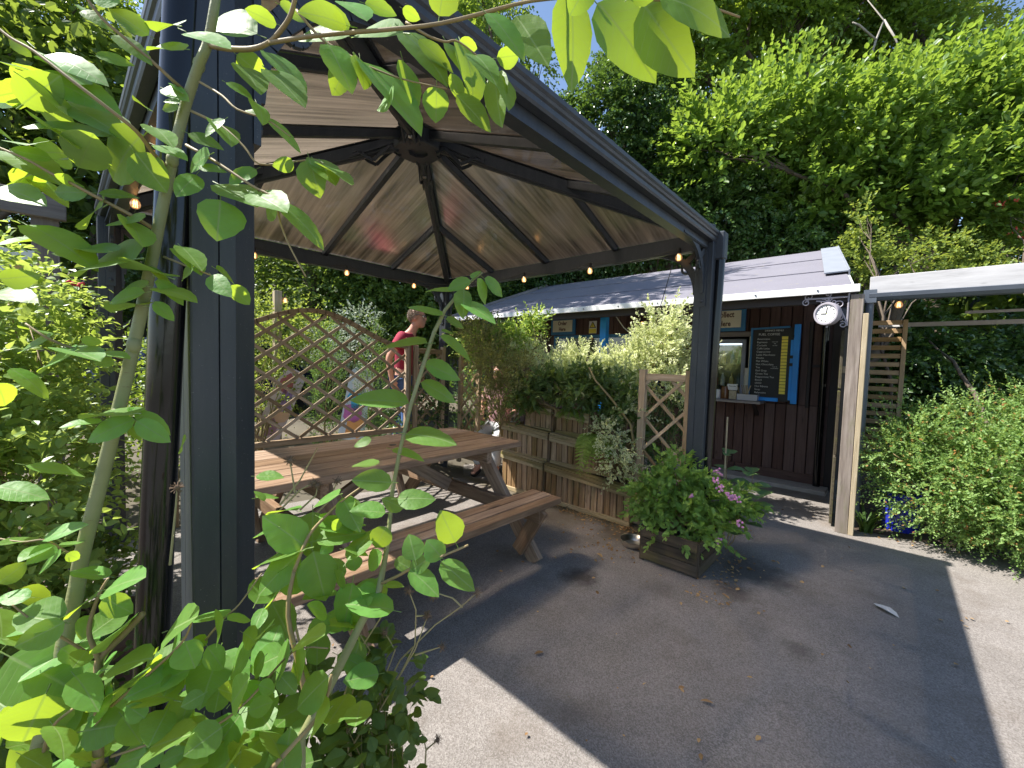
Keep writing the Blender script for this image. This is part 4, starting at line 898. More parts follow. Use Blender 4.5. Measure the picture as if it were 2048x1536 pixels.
# --- trees at upper left
tree('oak_tree', 'big spreading tree with dark trunk in the upper left corner', gpt(-.9, 13.5),
     cl([(60, 60, 13, 1.9, 1, .9), (170, 40, 13, 1.5, 1, .9), (-60, 180, 12.5, 2.0, 1, 1), (120, 190, 13, 1.3, 1, .8), (210, 150, 13.4, 1.0, 1, .8), (40, 330, 12.6, 1.2, 1.1, .6), (-120, 20, 13, 2, 1, 1), (235, 250, 13.5, .7, 1, .9)]),
     M['L_mid'], 4200, .8, 10, .18, tr=.18, up=.1, droop=.45, shell=.5)
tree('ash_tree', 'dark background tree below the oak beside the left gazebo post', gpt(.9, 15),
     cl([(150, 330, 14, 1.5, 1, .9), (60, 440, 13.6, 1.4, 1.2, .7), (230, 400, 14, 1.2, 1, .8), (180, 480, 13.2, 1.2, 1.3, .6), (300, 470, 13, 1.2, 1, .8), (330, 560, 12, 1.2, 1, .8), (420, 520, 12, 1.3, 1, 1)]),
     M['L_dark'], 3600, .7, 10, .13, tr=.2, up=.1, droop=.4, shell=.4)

# --- the wood closing the view all round
Pw, Dw = [], []
for k in range(15000):
    yw = RG.uniform(-14, 112); d = RG.uniform(16, 21); hmax = 8.2+7*sstep(28, 50, yw)*sstep(104, 90, yw)
    z = RG.uniform(0, 1)**.8*hmax+gz(d*math.cos(math.radians(yw)), d*math.sin(math.radians(yw)))*.55; el = math.degrees(math.atan2(z-EYE, d))
    if (27 < yw < 45 and el > 23) or (80 < yw < 98 and el > 29): continue
    Pw.append((d*math.cos(math.radians(yw)), d*math.sin(math.radians(yw)), z)); Dw.append(RG.normal(size=3)+np.array([0, 0, .2]))
q = shoots(np.array(Pw), np.array(Dw), .9, 5, .4, 1.0)
leaf_mesh('woodland', q[0], q[1], q[2], q[3]*.42, M['L_back'], None, 1.0, kind='stuff')

# --- shrubs behind the trellis
def bush(name, label, base, cs, m, n, L, nl, size, cat='shrub', group=None, stems=8, bark=None, tmpl=(T6, F6, E6), width=1.0, stem_r=.009, **kw):
    base = Vector(base); t = thing(name, base, label, cat, group); b = MB()
    for k in range(stems):
        c, r = cs[k % len(cs)]; p, d = in_ell(c, r, 1, .3)
        pts = limb_pts(base+Vector((random.uniform(-.06, .06), random.uniform(-.06, .06), -.02)), Vector(p[0]), .05, 5, .05)
        b.tube(pts, [stem_r*(1-.75*i/5) for i in range(6)], 5)
    b.build('stem', bark or M['twig'], t, smooth=True)
    q = clumps(cs, n, L, nl, size, **kw); o = leaf_mesh('foliage', *q, m, t, width, tmpl)
    return t
bush('golden_shrub', 'loose yellow green shrub at the left behind the arched trellis', gpt(1.6, 5.6), cl([(545, 690, 5.6, .35, 1, 1.4), (530, 780, 5.4, .35, 1, 1.2), (600, 660, 5.8, .3, 1, 1), (500, 640, 5.8, .3, 1, 1)]), M['L_spring'], 700, .32, 9, .055, up=.5, stems=14)
for x, hw, lab in ((655, .21, 'upright dark conifer behind the middle of the arched trellis'), (745, .19, 'second upright conifer nearer the man behind the trellis')):
    c0 = at(x, 900, 5.25); bb_ = Vector((c0.x, c0.y, gz(c0.x, c0.y)))
    cs = [((bb_.x, bb_.y, bb_.z+h), (hw*f, hw*f, .24)) for h, f in ((.15, .9), (.45, 1.1), (.75, 1.05), (1.05, .85), (1.35, .55))]
    bush('conifer', lab, bb_, cs, M['L_thuja'], 620, .16, 8, .035, 'conifer', 'upright conifers behind the trellis', stems=6, up=1.1, shell=.6, droop=.0, ang=.7, width=.6)
bush('silver_shrub', 'pale silvery shrub between the conifers behind the trellis', gpt(2.75, 5.55), cl([(700, 700, 5.9, .28, 1, 1.1), (720, 650, 6.2, .25, 1, 1), (640, 690, 6.2, .25, 1, 1)]), leafmat('silver_leaf', (.20, .25, .19), (.42, .46, .40), (.4, .5, .3), .3), 300, .25, 8, .05, up=.5)
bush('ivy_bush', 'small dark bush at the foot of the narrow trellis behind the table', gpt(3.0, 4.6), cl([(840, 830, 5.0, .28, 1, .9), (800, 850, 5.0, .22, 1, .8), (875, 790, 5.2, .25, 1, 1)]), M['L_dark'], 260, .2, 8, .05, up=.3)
bush('hedge_conifer', 'fresh green conifer behind the pale narrow trellis', gpt(3.9, 4.3), cl([(945, 800, 5.4, .18, 1, 1.6), (940, 850, 5.3, .2, 1, 1), (950, 740, 5.6, .15, 1, 1.4)]), M['L_thuja'], 420, .15, 8, .035, up=1, width=.6)
# --- planter shrubs
bush('variegated_euonymus', 'cream edged variegated shrub above the planters, tallest beside the right post', (3.55, 1.75, .36),
     cl([(1335, 665, 4.15, .17, 1, 1.2), (1300, 705, 4.2, .2, 1, 1), (1365, 720, 4.1, .2, 1, 1.1), (1235, 735, 4.4, .2, 1, .7), (1165, 730, 4.6, .2, 1, .6), (1280, 755, 4.1, .22, 1, .8), (1105, 740, 4.7, .2, 1, .7), (1045, 715, 4.85, .2, 1, .7), (1350, 780, 3.95, .15, 1, 1), (1200, 765, 4.3, .2, 1.2, .5), (1130, 770, 4.4, .2, 1.2, .5)]),
     M['L_variegated'], 900, .26, 13, .058, tmpl=(T10, F10, E10), stems=26, up=1.0, droop=.15, shell=.3, width=1.0)
bush('privet_shrub', 'bright pale green shrub at the left end of the planter row, below the hut eave', (3.7, 2.9, .66),
     cl([(1045, 665, 4.9, .15, 1, 1), (1070, 650, 4.9, .10, 1, 1), (1010, 690, 4.9, .2, 1, .9), (975, 705, 4.8, .2, 1, .9), (950, 680, 4.9, .15, 1, .8)]), M['L_jasmine'], 420, .24, 10, .055, stems=14, up=.7, shell=.3)
bush('nandina_shrub', 'thin leaved brownish shrub beside the pale trellis and far corner post', (3.55, 3.3, .36),
     cl([(965, 690, 4.5, .18, 1, .9), (990, 740, 4.3, .2, 1, 1), (1000, 800, 4.1, .18, 1, 1), (950, 660, 4.7, .15, 1.2, .7), (1040, 760, 4.1, .2, 1, .9)]), leafmat('nandina_leaf', (.09, .11, .035), (.24, .25, .09), (.45, .43, .1), .4), 480, .24, 10, .050, stems=22, up=.5, width=.7, shell=.3)
bush('rhododendron', 'dark shrub with long leathery leaves behind the fern in the planters', (3.5, 2.1, .66),
     cl([(1180, 775, 3.85, .2, 1, .7), (1110, 775, 3.95, .2, 1, .7), (1230, 795, 3.75, .18, 1, .8), (1060, 790, 4.05, .16, 1, .7), (1250, 850, 3.7, .16, 1, .8)]), M['L_rhodo'], 250, .16, 9, .115, stems=18, up=.7, droop=.1, ang=1.15, width=.7, shell=.3, tmpl=(T10, F10, E10))
bush('trailing_euonymus', 'variegated trailing stems spilling over the right hand planter steps', (3.42, 1.68, .34),
     cl([(1235, 900, 3.5, .13, 1, .9), (1240, 940, 3.45, .12, 1, .6), (1215, 860, 3.6, .12, 1, .8), (1255, 830, 3.6, .1, 1, 1)]), M['L_variegated'], 150, .15, 9, .045, tmpl=(T10, F10, E10), stems=16, up=.2, droop=.3)
bush('dark_conifer_bush', 'dark feathery conifer behind the right hand narrow trellis', (3.72, 1.32, 0), cl([(1320, 880, 3.9, .19, 1, 1.4), (1345, 830, 3.9, .17, 1, 1.3), (1310, 940, 3.8, .17, 1, 1), (1290, 800, 4.1, .12, 1, 1.3)]), M['L_dark'], 620, .13, 9, .028, stems=10, up=.6)
b = MB()
for pts in ([(1268, 900, 3.5), (1262, 850, 3.52), (1225, 800, 3.55), (1190, 760, 3.6), (1178, 735, 3.65)], [(1262, 950, 3.48), (1275, 900, 3.5), (1262, 860, 3.55), (1282, 800, 3.6)]): b.tube([at(*p) for p in pts], [.012, .011, .010, .008, .006][:len(pts)], 7)
tag(b.build('crooked_stem', M['twig'], None, smooth=True, origin=at(1268, 900, 3.5)), 'bare crooked brown stem in front of the planter shrubs', 'stem')
def fern(label, base, fr, scale, droop, base_dir, grp='ferns growing in the planters'):
    t = thing('fern', base, label, 'fern', grp); b = MB(); P, A, N, Z = [], [], [], []
    for k in range(fr):
        a = base_dir + random.uniform(-1.0, 1.0); L = scale*random.uniform(.75, 1.1); d = np.array([math.cos(a), math.sin(a), 0])
        pts = []; s = np.cross(d, [0, 0, 1.])
        for i in range(21):
            tt = i/20; p = np.array(base)+d*L*(tt*.9-.25*droop*tt*tt)+np.array([0, 0, L*(.42*tt-droop*tt*tt)]); pts.append(p)
        b.tube([Vector(p) for p in pts], [.003*(1-.7*i/20) for i in range(21)], 4)
        for i in range(2, 21):
            tt = i/20; tan = norm((pts[min(20, i+1)]-pts[i-1])[None])[0]; ln = L*.27*math.sin(math.pi*min(1, .18+tt*.85))*(1-.35*tt)
            nn = norm(np.cross(s, tan)[None])[0]; nn = nn if nn[2] > 0 else -nn
            for sg in (-1, 1):
                ax = norm((s*sg+tan*.45)[None])[0]
                P.append(pts[i]); A.append(ax); N.append(nn+.15*RG.normal(size=3)); Z.append(ln)
    b.build('frond_stalk', M['twig'], t); leaf_mesh('frond', np.array(P), np.array(A), np.array(N), np.array(Z), M['L_fern'], t, .42, kind='stuff')
fern('green fern hanging down over the middle planter rail', (3.27, 1.93, .72), 6, .50, 1.3, math.pi)
fern('lighter fern sprouting from the topmost planter on the left', (3.42, 2.62, .90), 6, .36, .75, math.pi-.2)
fern('lighter fern sprouting from the topmost planter on the right', (3.42, 2.28, .90), 6, .38, .8, math.pi+.1)
fern('small bracken fern at the base of the right hand trellis', (3.33, 1.58, .30), 4, .2, .5, math.pi)

# --- flower crate, bowl and plants by the right post
cr = thing('flower_crate', (2.98, 1.03, 0), 'low dark weathered wooden crate holding the pink flowered shrub', 'crate')
for xa, ya, xb, yb in ((2.74, .85, 2.74, 1.225), (3.21, .85, 3.21, 1.225), (2.75, .84, 3.20, .84), (2.75, 1.235, 3.20, 1.235)):
    nn = (-1, 0, 0) if xa == xb else (0, -1, 0)
    for k in range(3): plank('board', (xa+random.uniform(-.004, .004), ya, .045+k*.078), (xb, yb, .045+k*.078+random.uniform(-.004, .004)), .073, .018, M['crate'], cr, nn, jit=.006)
for x in (2.755, 3.195):
    for y in (.855, 1.22): plank('corner_post', (x, y, .0), (x, y, .23), .035, .035, M['crate'], cr, (1, 0, 0))
b = MB(); b.box((2.975, 1.04, .17), (.43, .36, .03)); b.build('compost', M['soil'], cr)
sp = bush('spiraea', 'low green shrub with small pink flower heads growing in the dark crate', (2.98, 1.03, .19),
     [((2.98, 1.06, .44), (.22, .24, .18)), ((2.90, 1.20, .42), (.18, .15, .15)), ((3.05, .90, .40), (.2, .18, .14)), ((2.80, 1.02, .31), (.10, .2, .11)), ((2.95, .83, .30), (.2, .08, .10)), ((3.14, .76, .42), (.16, .12, .10)), ((2.99, 1.1, .60), (.14, .15, .10))],
     M['L_spiraea'], 330, .15, 10, .066, tmpl=(T10, F10, E10), stems=24, up=.5, droop=.25, shell=.5)
for k in range(26):
    c, d = in_ell(*[((2.95, 1.04, .42), (.36, .40, .28)), ((3.05, .85, .42), (.32, .28, .22))][k % 2], 1, .97); b = MB()
    for q in range(9): b.ball(Vector(c[0])+Vector(RG.normal(0, .010, 3)), .008, 4)
    b.build('flower_head', M['pink'], sp, smooth=True)
bl = MB(); bl.lathe([(.001, .004), (.075, .004), (.092, .05), (.098, .052), (.088, .046), (.07, .012), (.001, .012)], 28, Matrix.Translation((2.90, 1.36, .003)))
tag(bl.build('dog_bowl', M['steel'], None, smooth=50, origin=(2.9, 1.36, .003)), 'shiny metal dog bowl on the ground beside the flower crate', 'bowl')
M['L_hydrangea'] = leafmat('hydrangea_leaf', (.07, .15, .06), (.14, .25, .09), (.3, .42, .1), .35)
def stemplant(label, base, hts, leafsz, m, name='tall_weed', cat='plant', grp=None):
    t = thing(name, base, label, cat, grp); b = MB(); P, A, N, Z = [], [], [], []
    for (dx, dy, h) in hts:
        pts = limb_pts(base, Vector(base)+Vector((dx, dy, h)), .02, 6, .03); b.tube(pts, [.004]*4+[.003, .002, .0015], 5)
        for i in range(2, 7):
            for s in range(2):
                a = i*1.57+s*math.pi+random.uniform(-.4, .4); P.append(np.array(pts[i])); A.append((math.cos(a), math.sin(a), .15)); N.append((random.uniform(-.3, .3), random.uniform(-.3, .3), 1)); Z.append(leafsz*random.uniform(.7, 1.2))
    b.build('stem', M['twig'], t); 
    for q in range(len(P)): leaf_mesh('leaf', np.array(P[q:q+1]), np.array(A[q:q+1]), np.array(N[q:q+1]), np.array(Z[q:q+1]), m, t, 1.25, (T10, F10, E10))
    return t
stemplant('broad leaved plant with blue green leaves beside the right gazebo post', (3.36, .84, 0), [(.0, .02, .72), (-.08, -.22, .48), (.05, -.14, .60), (-.12, -.08, .5)], .145, M['L_hydrangea'], 'hydrangea_shoot')
b = MB(); b.tube([(3.31, .875, 0), (3.325, .868, .5), (3.33, .872, 1.0)], .006, 6); tag(b.build('bamboo_cane', M['batten'], None, origin=(3.31, .875, 0)), 'thin pale cane leaning against the downpipe of the right post', 'cane')

# --- shrub, pot and strap leaves in front of the shelter
bush('cotoneaster', 'large feathery small leaved green shrub in front of the open shelter', (4.95, -.62, 0),
     [((x-.22, y, z), r) for (x, y, z), r in (((4.95, -.30, .45), (.40, .34, .36)), ((4.9, -.62, .55), (.45, .4, .42)), ((5.05, -.95, .6), (.5, .45, .48)), ((5.2, -1.3, .62), (.5, .5, .5)), ((4.95, -.20, .80), (.24, .2, .26)), ((5.05, -.50, .95), (.28, .26, .2)), ((5.15, -.95, 1.08), (.28, .32, .22)), ((4.80, -.72, .3), (.28, .35, .25)), ((4.85, -.05, .66), (.18, .16, .2)), ((4.95, -1.1, .35), (.35, .4, .3)))],
     M['L_shrub'], 4600, .2, 14, .032, stems=34, up=.45, droop=.2, shell=.5, stem_r=.010)
cot = [o_ for o_ in COL.objects if o_.name == 'cotoneaster'][0]
q = clumps([((4.70, -.12, .78), (.1, .1, .1)), ((4.8, -.42, 1.0), (.16, .12, .1)), ((4.95, -.83, 1.18), (.2, .2, .1)), ((4.72, -.05, .55), (.1, .08, .15)), ((4.6, -.6, .7), (.15, .25, .2)), ((4.55, -.85, .4), (.15, .2, .2))], 60, .42, 22, .036, up=1.5, droop=.1, shell=.2)
leaf_mesh('long_shoots', *q, M['L_shrub'], cot)
b = MB(); b.lathe([(.001, 0), (.12, 0), (.15, .30), (.165, .30), (.165, .33), (.14, .33), (.13, .05), (.001, .05)], 24, Matrix.Translation((4.92, -.13, .01)))
tag(b.build('blue_pot', pbr('blue_glaze', (.02, .03, .42), .2), None, smooth=40, origin=(4.92, -.13, .01)), 'glazed cobalt blue pot half hidden under the large shrub', 'pot')
def straps(label, base, n, L, m):
    t = thing('strap_leaved_plant', base, label, 'plant'); P, A, N, Z = [], [], [], []
    b = MB()
    for k in range(n):
        a = random.uniform(0, 6.28); l = L*random.uniform(.6, 1.1); d = Vector((math.cos(a), math.sin(a), 0)); s = Vector((-d.y, d.x, 0)); pr = None
        p0 = Vector(base)+d*random.uniform(0, .05)
        ring = []
        for i in range(6):
            tt = i/5; c = p0+d*l*.55*tt*tt+Vector((0, 0, l*(tt-.38*tt*tt))); wd = .011*(1-tt**2)+.0008; ring += [c-s*wd, c+s*wd]
        b.add(ring, [(2*i, 2*i+1, 2*i+3, 2*i+2) for i in range(5)])
    b.build('blade', m, t); return t
straps('tuft of strap shaped green leaves at the foot of the weathered post', (4.62, .08, 0), 34, .34, M['L_herb'])

# --- hedge and bed on the left
bush('leafy_hedge', 'sunlit climbing hedge of small pointed leaves left of the gazebo', (-.25, 2.6, 0),
     [((-.22, 2.3, .75), (.30, .5, .35)), ((-.30, 2.7, 1.15), (.32, .6, .35)), ((-.05, 3.0, .8), (.18, .6, .45)), ((-.35, 3.1, 1.5), (.3, .5, .3)), ((-.5, 2.3, 1.2), (.3, .5, .4)), ((-.02, 3.3, 1.25), (.17, .5, .3)), ((-.15, 2.6, .35), (.3, .6, .28)), ((-.6, 2.7, .8), (.3, .5, .5)), ((-.12, 3.5, 1.62), (.2, .4, .2)), ((-.5, 3.1, 1.75), (.3, .4, .25))],
     M['L_jasmine'], 1900, .22, 9, .060, tmpl=(T10, F10, E10), stems=40, up=.35, droop=.3, shell=.35, stem_r=.010)
bush('bed_plant', 'low plant with lobed leaves in the shaded bed by the left corner', (.02, 2.0, 0), [((.0, 1.95, .22), (.16, .3, .16)), ((-.2, 1.7, .2), (.2, .3, .15)), ((.06, 2.5, .35), (.1, .3, .2))], M['L_herb'], 240, .14, 7, .05, tmpl=(T10, F10, E10), stems=14, up=.4)
bush('far_hedge', 'dark green hedge beyond the climbing leaves on the left', gpt(-.4, 5.0), [((-.6, 4.8, 1.0), (.5, .6, .8)), ((.1, 5.0, .9), (.4, .5, .8)), ((.8, 5.4, .9), (.4, .5, .7))], M['L_mid'], 900, .25, 9, .06, stems=12, up=.3)
gr_ = thing('red_flowered_plant', (-.25, 2.9, 0), 'stems of bright red flowers among the hedge leaves on the left', 'flower'); b = MB()
for (x, y, d) in ((42, 605, 2.9), (62, 612, 2.9), (80, 606, 2.95), (112, 612, 2.9), (370, 700, 4.6), (150, 570, 3.0), (365, 680, 4.6)):
    c = at(x, y, d)
    for q in range(6): b.ball(c+Vector(RG.normal(0, .014, 3)), .016, 4)
b.build('flower', M['red'], gr_, smooth=True)
b = MB(); 
for (x, y, d) in ((62, 612, 2.9), (112, 612, 2.9)): b.tube([at(x, y, d), Vector((-.25, 2.9, .1))], .004, 5)
b.build('stem', M['twig'], gr_)
pg = thing('timber_pergola', (-.1, 4.4, 0), 'weathered grey timber pergola post and beam left of the gazebo', 'pergola')
plank('post', (-.05, 4.35, 0), (-.05, 4.35, 2.25), .13, .09, M['grey_timber'], pg, (0, -1, 0))
plank('beam', (-2.2, 4.40, 2.32), (.05, 4.28, 2.32), .05, .16, M['grey_timber'], pg)
plank('rail', (-2.0, 4.42, 1.95), (-.05, 4.36, 1.95), .04, .07, M['grey_timber'], pg)
sg = thing('blue_striped_sign', (-.17, 4.25, 1.7), 'white board with a dark blue stripe beside the grey pergola post', 'sign')
b = MB(); b.box((-.2, 4.25, 1.83), (.20, .02, .34)); b.build('board', M['white'], sg)
b = MB(); b.box((-.2, 4.236, 1.80), (.16, .006, .05)); b.build('stripe', pbr('navy', (.02, .02, .28), .5), sg)
b = MB(); b.box((-.16, 4.236, 1.90), (.08, .005, .06)); b.build('patch', pbr('ochre', (.55, .35, .12), .6), sg)
b = MB(); b.lathe([(.001, 0), (.13, 0), (.17, .24), (.185, .24), (.185, .28), (.16, .28), (.15, .22), (.001, .22)], 22, Matrix.Translation((.09, 2.25, 0)))
tag(b.build('brown_pot', pbr('terracotta_dark', (.13, .075, .05), .8, var=.3), None, smooth=40, origin=(.09, 2.25, 0)), 'dull brown plant pot in shade behind the black downpipe', 'pot')

# --- things behind the trellis
def board(pts, mats, label):
    t = thing('painted_board', Vector(pts[0]), label, 'painted board', 'painted boards leaning behind the trellis'); p0, p1 = Vector(pts[0]), Vector(pts[1]); wd = .15
    up = (p1-p0).normalized(); vd = (CAM-p0); side = up.cross(vd).normalized(); nn = side.cross(up).normalized()
    L = (p1-p0).length
    poly = []
    for i in range(21): a = math.pi*i/20; poly.append(p0+up*(L-.12+.12*math.sin(a))+side*wd*math.cos(a))
    poly += [p0-side*wd, p0+side*wd]
    b = MB(); b.prism(poly, nn*.03); b.build('plank', mats[0], t)
    rr = np.random.default_rng(len(label))
    for k, m in enumerate(mats[1:]):
        c = p0+up*L*(.16+.2*k)+side*wd*rr.uniform(-.3, .3); b = MB(); q = []
        for i in range(12): a = 2*math.pi*i/12; r_ = .11*rr.uniform(.6, 1.25); q.append(c+side*min(.12, r_)*math.cos(a)*1.0+up*r_*1.3*math.sin(a)+nn*.031)
        b.prism(q, nn*.003); b.build('paint_patch', m, t)
pc = lambda n_, c: pbr(n_, c, .5, var=.15)
board((at(530, 880, 5.3), at(592, 740, 5.5)), [pc('pale_pink', (.66, .52, .56)), pc('mauve', (.42, .22, .30)), pc('peach', (.75, .45, .3)), pc('purple', (.34, .2, .45)), pc('crimson', (.45, .12, .12))], 'pink and mauve painted board leaning at the left behind the trellis')
board((at(700, 880, 5.1), at(728, 735, 5.3)), [pc('pale_blue', (.60, .68, .78)), pc('orange_paint', (.80, .38, .12)), pc('magenta', (.55, .15, .45)), pc('sky_blue', (.05, .42, .75)), pc('white_patch', (.8, .8, .8))], 'blue and orange painted board leaning behind the trellis')
car = thing('parked_car', gpt(2.3, 9.6), 'dark navy parked car beyond the left end of the trellis', 'car')
NAVY = pbr('navy_car_paint', (.012, .02, .06), .18, var=.05, bump=0); cy = 9.6; z0 = .2
def slab(name, prof, y0, y1, m, par): b = MB(); b.prism([(x, y0, z0+z) for x, z in prof], (0, y1-y0, 0)); return b.build(name, m, par, bevel=.03)
slab('body', [(.3, .25), (4.3, .25), (4.35, .75), (3.6, .88), (.5, .92), (.25, .7)], cy-.85, cy+.85, NAVY, car)
slab('cabin', [(.75, .9), (3.4, .88), (2.75, 1.42), (1.1, 1.45)], cy-.72, cy+.72, NAVY, car)
slab('side_window', [(.95, .95), (3.15, .93), (2.65, 1.34), (1.15, 1.37)], cy-.735, cy-.725, M['darkglass'], car)
for x in (1.0, 3.5):
    b = MB(); b.lathe([(.001, -.1), (.32, -.1), (.33, .0), (.32, .1), (.001, .1)], 20, Matrix.Translation((x, cy-.78, z0+.32)) @ Matrix.Rotation(math.pi/2, 4, 'X')); wh = b.build('wheel', M['cable'], car); b = MB(); b.lathe([(.001, .102), (.2, .102), (.2, .09)], 16, Matrix.Translation((x, cy-.78, z0+.32)) @ Matrix.Rotation(math.pi/2, 4, 'X')); b.build('rim', M['steel'], wh)
lp = thing('timber_post', gpt(1.98, 6.1), 'short timber post with a bulb at its top beyond the arched trellis', 'post')
plank('post', (*gpt(1.98, 6.1)[:2], .1), (1.98, 6.1, 2.22), .09, .09, M['batten'], lp, (0, -1, 0)); bulb((2.06, 6.05, 2.12), lp, True, 1.3)

# ------------------------------------------------------------------ willow saplings in front, every leaf its own object
def willow_leaf_mesh(k):
    r = np.random.default_rng(100+k); n = 11; b = MB(); curl = r.uniform(.02, .22); fold = r.uniform(.03, .14); wav = r.uniform(0, .03); sk = r.uniform(-.05, .05); ph = r.uniform(0, 6)
    mid, lt, rt = [], [], []
    for i in range(n):
        t = i/(n-1); w_ = .30*(math.sin(math.pi*min(1, t**.85))**.68)*(1-.15*t) if 0 < i < n-1 else 0
        z = -curl*t*t + .02*math.sin(3*t+ph); y0 = sk*math.sin(math.pi*t)
        mid.append((t, y0, z))
        for sg, L in ((1, lt), (-1, rt)):
            ww = w_*(1+(.018 if (i+(sg > 0)) % 2 else -.018)); L.append((t-.012*(i % 2), y0+sg*ww, z+fold*ww/.3*.5+wav*math.sin(7*t+ph+sg)))
    b.add(mid+lt[1:-1]+rt[1:-1], [])
    mi = lambda i: i
    li = lambda i: 0 if i == 0 else (n-1 if i == n-1 else n+i-1)
    ri = lambda i: 0 if i == 0 else (n-1 if i == n-1 else n+(n-2)+i-1)
    for i in range(n-1):
        for f in ((mi(i), mi(i+1), li(i+1), li(i)), (ri(i), ri(i+1), mi(i+1), mi(i))):
            g_ = []
            for q in f:
                if q not in g_: g_.append(q)
            if len(g_) > 2: b.f.append(tuple(g_)); b.m.append(0)
    # petiole
    s = len(b.v); b.add([(-.16, .008, .012), (-.16, -.008, .012), (-.16, 0, .028), (.02, .006, 0), (.02, -.006, 0), (.02, 0, .008)], [(0, 1, 4, 3), (1, 2, 5, 4), (2, 0, 3, 5)])
    me = bpy.data.meshes.new('leaf'); me.from_pydata([tuple(v) for v in b.v], [], b.f); me.materials.append(M['L_willow']); me.polygons.foreach_set('use_smooth', [True]*len(me.polygons)); return me
LV = [willow_leaf_mesh(k) for k in range(10)]
def leaf_at(p0, p1, wr, nrm, plant):
    """one leaf object from stalk end p0 to tip p1; wr = width / length"""
    a = (p1-p0); L = a.length; a.normalize(); n_ = (nrm-a*nrm.dot(a))
    n_ = n_.normalized() if n_.length > 1e-4 else a.orthogonal().normalized()
    y = n_.cross(a); Mx = Matrix((a*L, y*(L*wr/.56), n_*L)).transposed().to_4x4(); Mx.translation = p0
    return link(bpy.data.objects.new('leaf', random.choice(LV)), plant, Mx)
def leaves_px(plant, off, sc, depth, lst, wr0=.60):
    for e in lst:
        xb, yb, xt, yt, wa = e[:5]; dd = e[5] if len(e) > 5 else random.uniform(-.045, .045)
        d0 = depth+random.uniform(-.02, .02)+(e[6] if len(e) > 6 else 0)
        p0 = at(off[0]+xb/sc, off[1]+yb/sc, d0); p1 = at(off[0]+xt/sc, off[1]+yt/sc, d0+dd)
        lp = math.hypot(xt-xb, yt-yb)/sc*d0/FPX; L = (p1-p0).length; wv = wa/sc*d0/FPX; wr = max(wr0, min(.95, wv/L)); c = min(1, wv/(wr*L))
        a = (p1-p0).normalized(); tc = (CAM-p0); tc = (tc-a*tc.dot(a)).normalized(); s = a.cross(tc).normalized()
        if s.z < 0: s = -s
        n_ = tc*c + s*math.sqrt(max(0, 1-c*c))
        if n_.z < -.1 and random.random() < .75: n_ = tc*c - s*math.sqrt(max(0, 1-c*c)) if (tc*c - s*math.sqrt(max(0, 1-c*c))).z > n_.z else n_
        leaf_at(p0, p1, wr, n_, plant)
def spline(P, rs, k=4):
    """Catmull-Rom through the points"""
    out, ro = [], []
    for i in range(len(P)-1):
        a, b_, c, d = P[max(0, i-1)], P[i], P[i+1], P[min(len(P)-1, i+2)]
        for q in range(k):
            t = q/k; out.append(.5*((2*b_)+(c-a)*t+(2*a-5*b_+4*c-d)*t*t+(3*b_-a-3*c+d)*t**3)); ro.append(rs[i]+(rs[i+1]-rs[i])*t)
    return out+[P[-1]], ro+[rs[-1]]
def px_tube(b, off, sc, pts, r0, r1, n=6):
    P = [at(off[0]+p[0]/sc, off[1]+p[1]/sc, p[2]) for p in pts]; m = len(P)-1; r0 *= .68; r1 *= .7
    b.tube(*spline(P, [r0+(r1-r0)*i/m for i in range(m+1)]), n); return P
S1 = 2.926
wil = thing('willow_sapling', (-.10, .78, 0), 'tall goat willow sapling with pale green trunk crossing in front of the gazebo post', 'sapling')
b = MB()
stem = [Vector((-.12, .80, 0)), Vector((-.09, .80, .45))]+[at(x, y, d) for x, y, d in ((140, 1240, .63), (162, 1120, .63), (195, 990, .625), (235, 830, .62), (268, 690, .62), (300, 540, .62), (322, 430, .62), (345, 320, .62), (370, 215, .62), (398, 130, .61), (416, 85, .61), (428, 20, .60), (440, -60, .60))]
rr_ = [.0120, .0112, .0100, .0096, .0091, .0086, .0080, .0075, .0073, .0071, .0069, .0066, .0063, .006, .005]
stem, rr_ = spline(stem, rr_)
b.tube(stem, rr_, 14)
for x, y in ((268, 690), (345, 320), (398, 130), (235, 830)):
    b.ball(at(x, y, .617), (.0088 if y > 500 else .0078), 8, sq=(1, 1, 1.5))
b.build('trunk', M['sapbark'], wil, smooth=True)
def tw(plant, off, sc, pts, r0, r1, m='twig'):
    b = MB(); px_tube(b, off, sc, pts, r0, r1); return b.build('branch', M[m], plant, smooth=True)
tw(wil, (0, 0), S1, [(1080, 530, .62), (1010, 470, .60), (880, 350, .585), (720, 215, .57), (600, 110, .56), (500, -20, .55)], .0042, .0025)
tw(wil, (0, 0), S1, [(985, 985, .62), (900, 900, .59), (800, 770, .56), (640, 640, .54), (420, 470, .53), (200, 300, .53), (60, 220, .53), (-60, 120, .53)], .0040, .0022)
tw(wil, (0, 0), S1, [(910, 1345, .62), (760, 1255, .6), (560, 1150, .58), (440, 1085, .57), (300, 1015, .57), (150, 930, .56), (-40, 850, .56)], .0042, .002)
tw(wil, (0, 0), S1, [(1170, 480, .61), (1300, 560, .59), (1390, 640, .58), (1560, 700, .58), (1700, 800, .58)], .0028, .0014)
tw(wil, (0, 0), S1, [(1090, 850, .61), (1220, 920, .59), (1330, 990, .58), (1480, 1090, .575), (1600, 1160, .57), (1640, 1300, .57), (1690, 1430, .57), (1790, 1620, .57)], .0036, .0014)
tw(wil, (0, 0), S1, [(1120, 650, .61), (1300, 740, .595), (1430, 860, .59), (1520, 960, .59), (1720, 945, .60), (1830, 935, .60), (1900, 960, .6)], .003, .0012)
tw(wil, (0, 0), S1, [(1225, 265, .61), (1340, 285, .595), (1480, 285, .58), (1580, 245, .57), (1650, 170, .56), (1700, 90, .55), (1730, -20, .54)], .006, .004)
